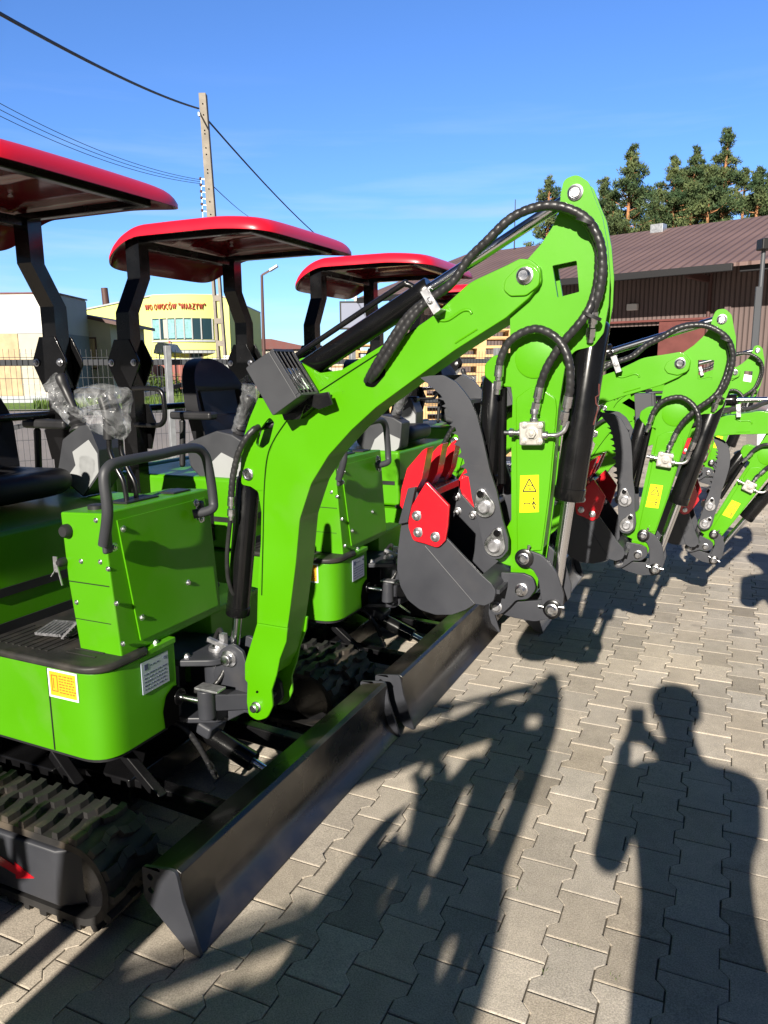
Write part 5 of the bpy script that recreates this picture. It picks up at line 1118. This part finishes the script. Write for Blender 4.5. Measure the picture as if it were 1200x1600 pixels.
# ---- pines behind the hall
def pine(label,px,topy,depth,base,width,dense,seed,group='pines behind the hall'):
    rg=np.random.RandomState(seed);u,_=bgp(px,topy,depth);H=bgp(px,topy,depth)[1];p=R0*u+Fh*depth
    root=empty('pine_tree',(p.x,p.y,0));setp(root,label,'tree',group)
    m=MB();bend=rg.normal(0,.35,2);ax=lambda t:Vector((bend[0]*sin(t*2.2),bend[1]*t,H*t))
    m.tube([ax(t) for t in np.linspace(0,.97,14)],[.24*(1-.85*t)+.02 for t in np.linspace(0,.97,14)],8)
    cl=[];nb=int(40*dense)
    for i in range(nb):
        t=base+(1-base)*(rg.rand()**.85);q_=(1-t)/(1-base);rad=width*(.16+.84*min(1,q_*1.5)**.8*(1-.45*max(0,q_-.7)/.3))*rg.uniform(.35,1.05)
        if t>.93: rad*=.45
        a=rg.rand()*2*pi;s_=ax(t);e=s_+Vector((cos(a)*rad,sin(a)*rad,rad*rg.uniform(.05,.5)));m.tube([s_,(s_+e)/2+Vector((0,0,-.1)),e],[.05,.035,.015],5,caps=False)
        cl.append((e,rg.uniform(.34,.78)*(.38+.62*min(1,q_*2.6))));
        if rad>.9: cl.append(((s_+e)/2+Vector((rg.normal(0,.2),rg.normal(0,.2),.1)),rg.uniform(.3,.55)))
    for i in range(14):
        t=rg.uniform(.80,.97);k_=(1-t)/.2;cl.append((ax(t)+Vector((rg.normal(0,.42*k_+.08),rg.normal(0,.42*k_+.08),rg.uniform(-.1,.3))),rg.uniform(.22,.34)+.14*k_))
    cl.append((ax(.985),.20));cl.append((ax(.96)+Vector((.05,0,0)),.24));cl.append((ax(.93)+Vector((-.08,0,0)),.30))
    link('trunk',m.mesh('trunk','pine_bark',50),root)
    V=[];Fs=[]
    for c,r in cl:
        n=int(330*r*r)+40;q=rg.normal(size=(n,3));q/=np.linalg.norm(q,axis=1)[:,None];q*=(rg.rand(n)**.45)[:,None];q*=np.array([r,r,r*.62]);q+=np.array(c)
        d=rg.normal(size=(n,3));d[:,2]+=.7;d/=np.linalg.norm(d,axis=1)[:,None];e=np.cross(d,rg.normal(size=(n,3)));e/=np.linalg.norm(e,axis=1)[:,None];L=rg.uniform(.14,.32,n)[:,None];w_=rg.uniform(.025,.06,n)[:,None]
        o=len(V)
        tri=np.stack([q-e*w_,q+e*w_,q+d*L],1).reshape(-1,3);V.extend(tri.tolist());Fs.extend([(o+3*i,o+3*i+1,o+3*i+2) for i in range(n)])
    m2=MB();m2.v=V;m2.f=Fs;link('crown',m2.mesh('crown','pine_needles',0),root)
TR=[(863,272,58,.45,1.5,1.0,'pine at the left end behind the hall, just left of the arm top'),(884,292,61,.5,1.4,.8,'lower pine peeping out right behind the arm top'),
(941,278,60,.42,1.5,1.1,'narrow pine just right of the raised arm'),(958,303,56,.4,1.4,1.1,'short pine filling the gap right of the narrow pine'),
(992,224,55,.38,2.6,1.5,'tall broad pine with long open side branches, above the roof vent'),(1024,318,62,.3,2.2,1.2,'low bushy pine between the open branched pine and the dense group'),
(1051,246,57,.40,2.2,1.6,'dense pine left of the highest group'),(1072,262,60,.35,2.2,1.6,'pine in the middle of the dense group with a leaning orange trunk'),(1096,230,58,.36,2.3,1.8,'dense round topped pine left of the highest pine'),
(1120,262,55,.36,1.9,1.5,'pine in front of the highest pine, lower and olive green'),(1151,198,56,.45,2.0,1.5,'highest pine, with a thin ragged top'),(1168,262,60,.4,1.8,1.2,'pine right of the highest one, half hidden'),
(1183,262,55,.36,1.8,1.5,'broad pine near the right edge of the photo'),(1205,270,57,.36,2.0,1.5,'pine cut by the right edge of the photo'),
(972,300,64,.3,1.9,1.2,'shadowed pine low between the narrow pine and the open branched pine'),(1006,292,66,.3,2.0,1.3,'pine standing behind the open branched pine, half covered'),(1036,282,65,.3,2.0,1.3,'pine left of the dense group, with a rounded top'),
(1062,285,66,.28,2.1,1.4,'pine at the back of the dense group, left part'),(1085,268,64,.3,2.1,1.4,'pine at the back of the dense group, right part'),(1108,250,63,.32,2.0,1.4,'pine peeping between the round topped and the highest pine'),(1136,262,64,.3,2.0,1.3,'pine directly left of the highest pine, lower'),(1194,290,63,.3,2.2,1.4,'low wide pine before the right edge of the photo')]
for i,(px,ty,dp,ba,wd,dn,lb_) in enumerate(TR): pine(lb_,px,ty,dp,ba,wd,dn,40+i)
# dark undergrowth belt behind the roof ridge
for i,(px,ty) in enumerate([(905,335),(970,330),(1010,330),(1062,320),(1108,318),(1140,315),(1180,318)]):
    (lambda *a,**k:None)(0) if i in (1,4) else pine(('young pine low behind the narrow pine','young pine low below the open branched pine','young pine low right of the roof vent','young pine low below the dense left pine','young pine low below the round topped pine','young pine low below the highest pine','young pine low at the right end behind the roof')[i],px,ty+14,66,.3,2.2,1.3,90+i,'young pines behind the roof ridge')
def shrub(label,px,py0,py1,depth,w_,seed):
    rg=np.random.RandomState(seed);u,zt=bgp(px,py0,depth);p=R0*u+Fh*depth;o=empty('shrub',(p.x,p.y,0));setp(o,label,'shrub','shrubs by the red wall')
    n=900;q=rg.normal(size=(n,3));q/=np.linalg.norm(q,axis=1)[:,None];q*=(rg.rand(n)**.4)[:,None];q*=np.array([w_,w_*.7,zt*.5]);q[:,2]+=zt*.5;q*=1+.15*np.sin(q[:,[1]]*7)
    d=rg.normal(size=(n,3));e=rg.normal(size=(n,3));tri=np.stack([q,q+d*.09,q+e*.09],1).reshape(-1,3);m=MB();m.v=tri.tolist();m.f=[(3*i,3*i+1,3*i+2) for i in range(n)];link('foliage',m.mesh('foliage','leaf_green',0),o)
    link('stem',MB().cyl((0,0,0),(0,0,zt*.6),.05,.02,6).mesh('stem','pine_bark'),o)
shrub('small green shrub at the foot of the red corrugated wall',262,586,0,56,1.4,5);shrub('green shrub right of the dark container',216,582,0,54,1.6,6)

# ------------------------------------------------------------------ people (only their shadows reach the picture)
def person(label,loc,rz,pose,cloth='jacket',hairlen=.5):
    me=bpy.data.meshes.new('person');vs=[];es=[];rad=[]
    def chain(pts,start=None):
        prev=start
        for x,y,z,rx in pts:
            vs.append((x,y,z));rad.append(rx);i=len(vs)-1
            if prev is not None: es.append((prev,i))
            prev=i
        return prev
    pel=chain([(0,0,.95,.155)]);wa=chain([(0,.01,1.08,.135),(0,.02,1.25,.155)],pel);chs=chain([(0,.03,1.40,.150)],wa);nk=chain([(0,.05,1.50,.060)],chs)
    hdd=pose['head'];chain([(hdd[0]*.5,.06+hdd[1]*.5,1.57,.062),(hdd[0],.08+hdd[1],1.655,.098),(hdd[0],.07+hdd[1],1.735,.090)],nk)
    for s in (-1,1):
        chain([(s*.10,0,.88,.105),(s*.12,.01,.50,.070),(s*.125,-.01,.28,.062),(s*.13,-.02,.09,.045),(s*.13,.07,.045,.040),(s*.13,.16,.035,.032)],pel)
        sh=chain([(s*.215,.03,1.41,.082)],chs);el_,ha=pose['arms'][s]
        mid=[(s*.20+el_[0])/2,(.03+el_[1])/2,(1.41+el_[2])/2];pl_=chain([(mid[0],mid[1],mid[2],.064),(*el_,.052),((el_[0]+ha[0])/2,(el_[1]+ha[1])/2,(el_[2]+ha[2])/2,.046),(*ha,.031)],sh)
        d=(Vector(ha)-Vector(el_)).normalized();sd_=d.cross(Vector((1,0,0))).normalized();palm=Vector(ha)+d*.06;pi_=chain([(*palm,.038)],pl_)
        for k,(o_,l_) in enumerate(((-.030,.065),(-.010,.075),(.010,.072),(.030,.055))):
            q=palm+d*.025+sd_*o_;cu=Vector((-s*.3,0,0));q2=q+(d+cu*.4).normalized()*l_*.5;q3=q2+(d+cu*1.6).normalized()*l_*.5;chain([(*q,.009),(*q2,.0085),(*q3,.0075)],pi_)
        q=Vector(ha)+d*.03-sd_*.035;chain([(*q,.011),(*(q+d*.03-sd_*.025),.010),(*(q+d*.06-sd_*.025),.008)],pl_)
    me.from_pydata(vs,es,[]);o=bpy.data.objects.new('person',me);COL.objects.link(o);o.location=loc;o.rotation_euler=(0,0,rz)
    sm_=o.modifiers.new('skin','SKIN');sb2=o.modifiers.new('subsurf','SUBSURF');sb2.levels=2;sb2.render_levels=2
    for i,r in enumerate(rad): me.skin_vertices[0].data[i].radius=(r*(1.25 if r>.13 else 1),r*(.85 if r>.13 else 1))
    me.skin_vertices[0].data[0].use_root=True;me.materials.append(MATS[cloth]);setp(o,label,'person')
    hr=MB();hx,hy=hdd;hr.lathe((hx,.055+hy,1.66),(0,0,1),[(0,.106),(.05,.114),(.09,.110),(.13,.082),(.152,.035)],20);link('hair',hr.mesh('hair','hair',60),o)
    f=MB();f.lathe((hx,.155+hy,1.655),(0,1,-.2),[(0,.014),(.018,.010),(.024,.004)],8);link('nose',f.mesh('nose','skin',60),o)
    return o
ph_dir=YAW
person('person in a dark jacket taking the photograph with a raised phone, seen by shadow',(.235,-.34,0),YAW*.8,{'head':(.01,.09),'arms':{-1:((-.235,.15,1.15),(-.165,.32,1.37)),1:((.15,.19,1.35),(-.015,.31,1.43))}})
pho=MB();pho.box(-.038,.038,-.0045,.0045,-.125,.03);o=link('phone',pho.mesh('phone','phone_black'),None,.006,3,loc=tuple(Vector((0,0,CAM_H))-Fw*.030));o.rotation_euler=(-PITCH,0,YAW);setp(o,'black phone held up by the photographer','phone')
link('screen',MB().box(-.034,.034,-.0055,-.0046,-.12,.026).mesh('screen','phone_glass'),o)
person('person in a dark jacket standing outside the frame, seen by shadow at the right edge',(.70,2.86,0),radians(20),{'head':(-.03,.02),'arms':{-1:((-.27,.12,1.13),(-.15,.30,1.10)),1:((.30,.0,1.12),(.26,.16,.95))}})
# weeds in the joints of the paving
wm=MB();rg=random.Random(12)
for x,y in ((-.292,1.84),(-.335,1.73),(-.17,1.775),(-.78,2.45),(-.47,2.0)):
    for k in range(6):
        a=rg.uniform(0,2*pi);l=rg.uniform(.006,.018);d=Vector((cos(a),sin(a),0));p=Vector((x+rg.gauss(0,.010),y+rg.gauss(0,.006),-.004));q=d.cross(Vector((0,0,1)))*.0012
        wm.add([p-q,p+q,p+d*l*.6+Vector((0,0,l))],[(0,1,2)])
wo_=link('weeds',wm.mesh('weeds','leaf_green',0));setp(wo_,'tiny weeds sprouting from the joints of the paving blocks','weeds',None,'stuff')
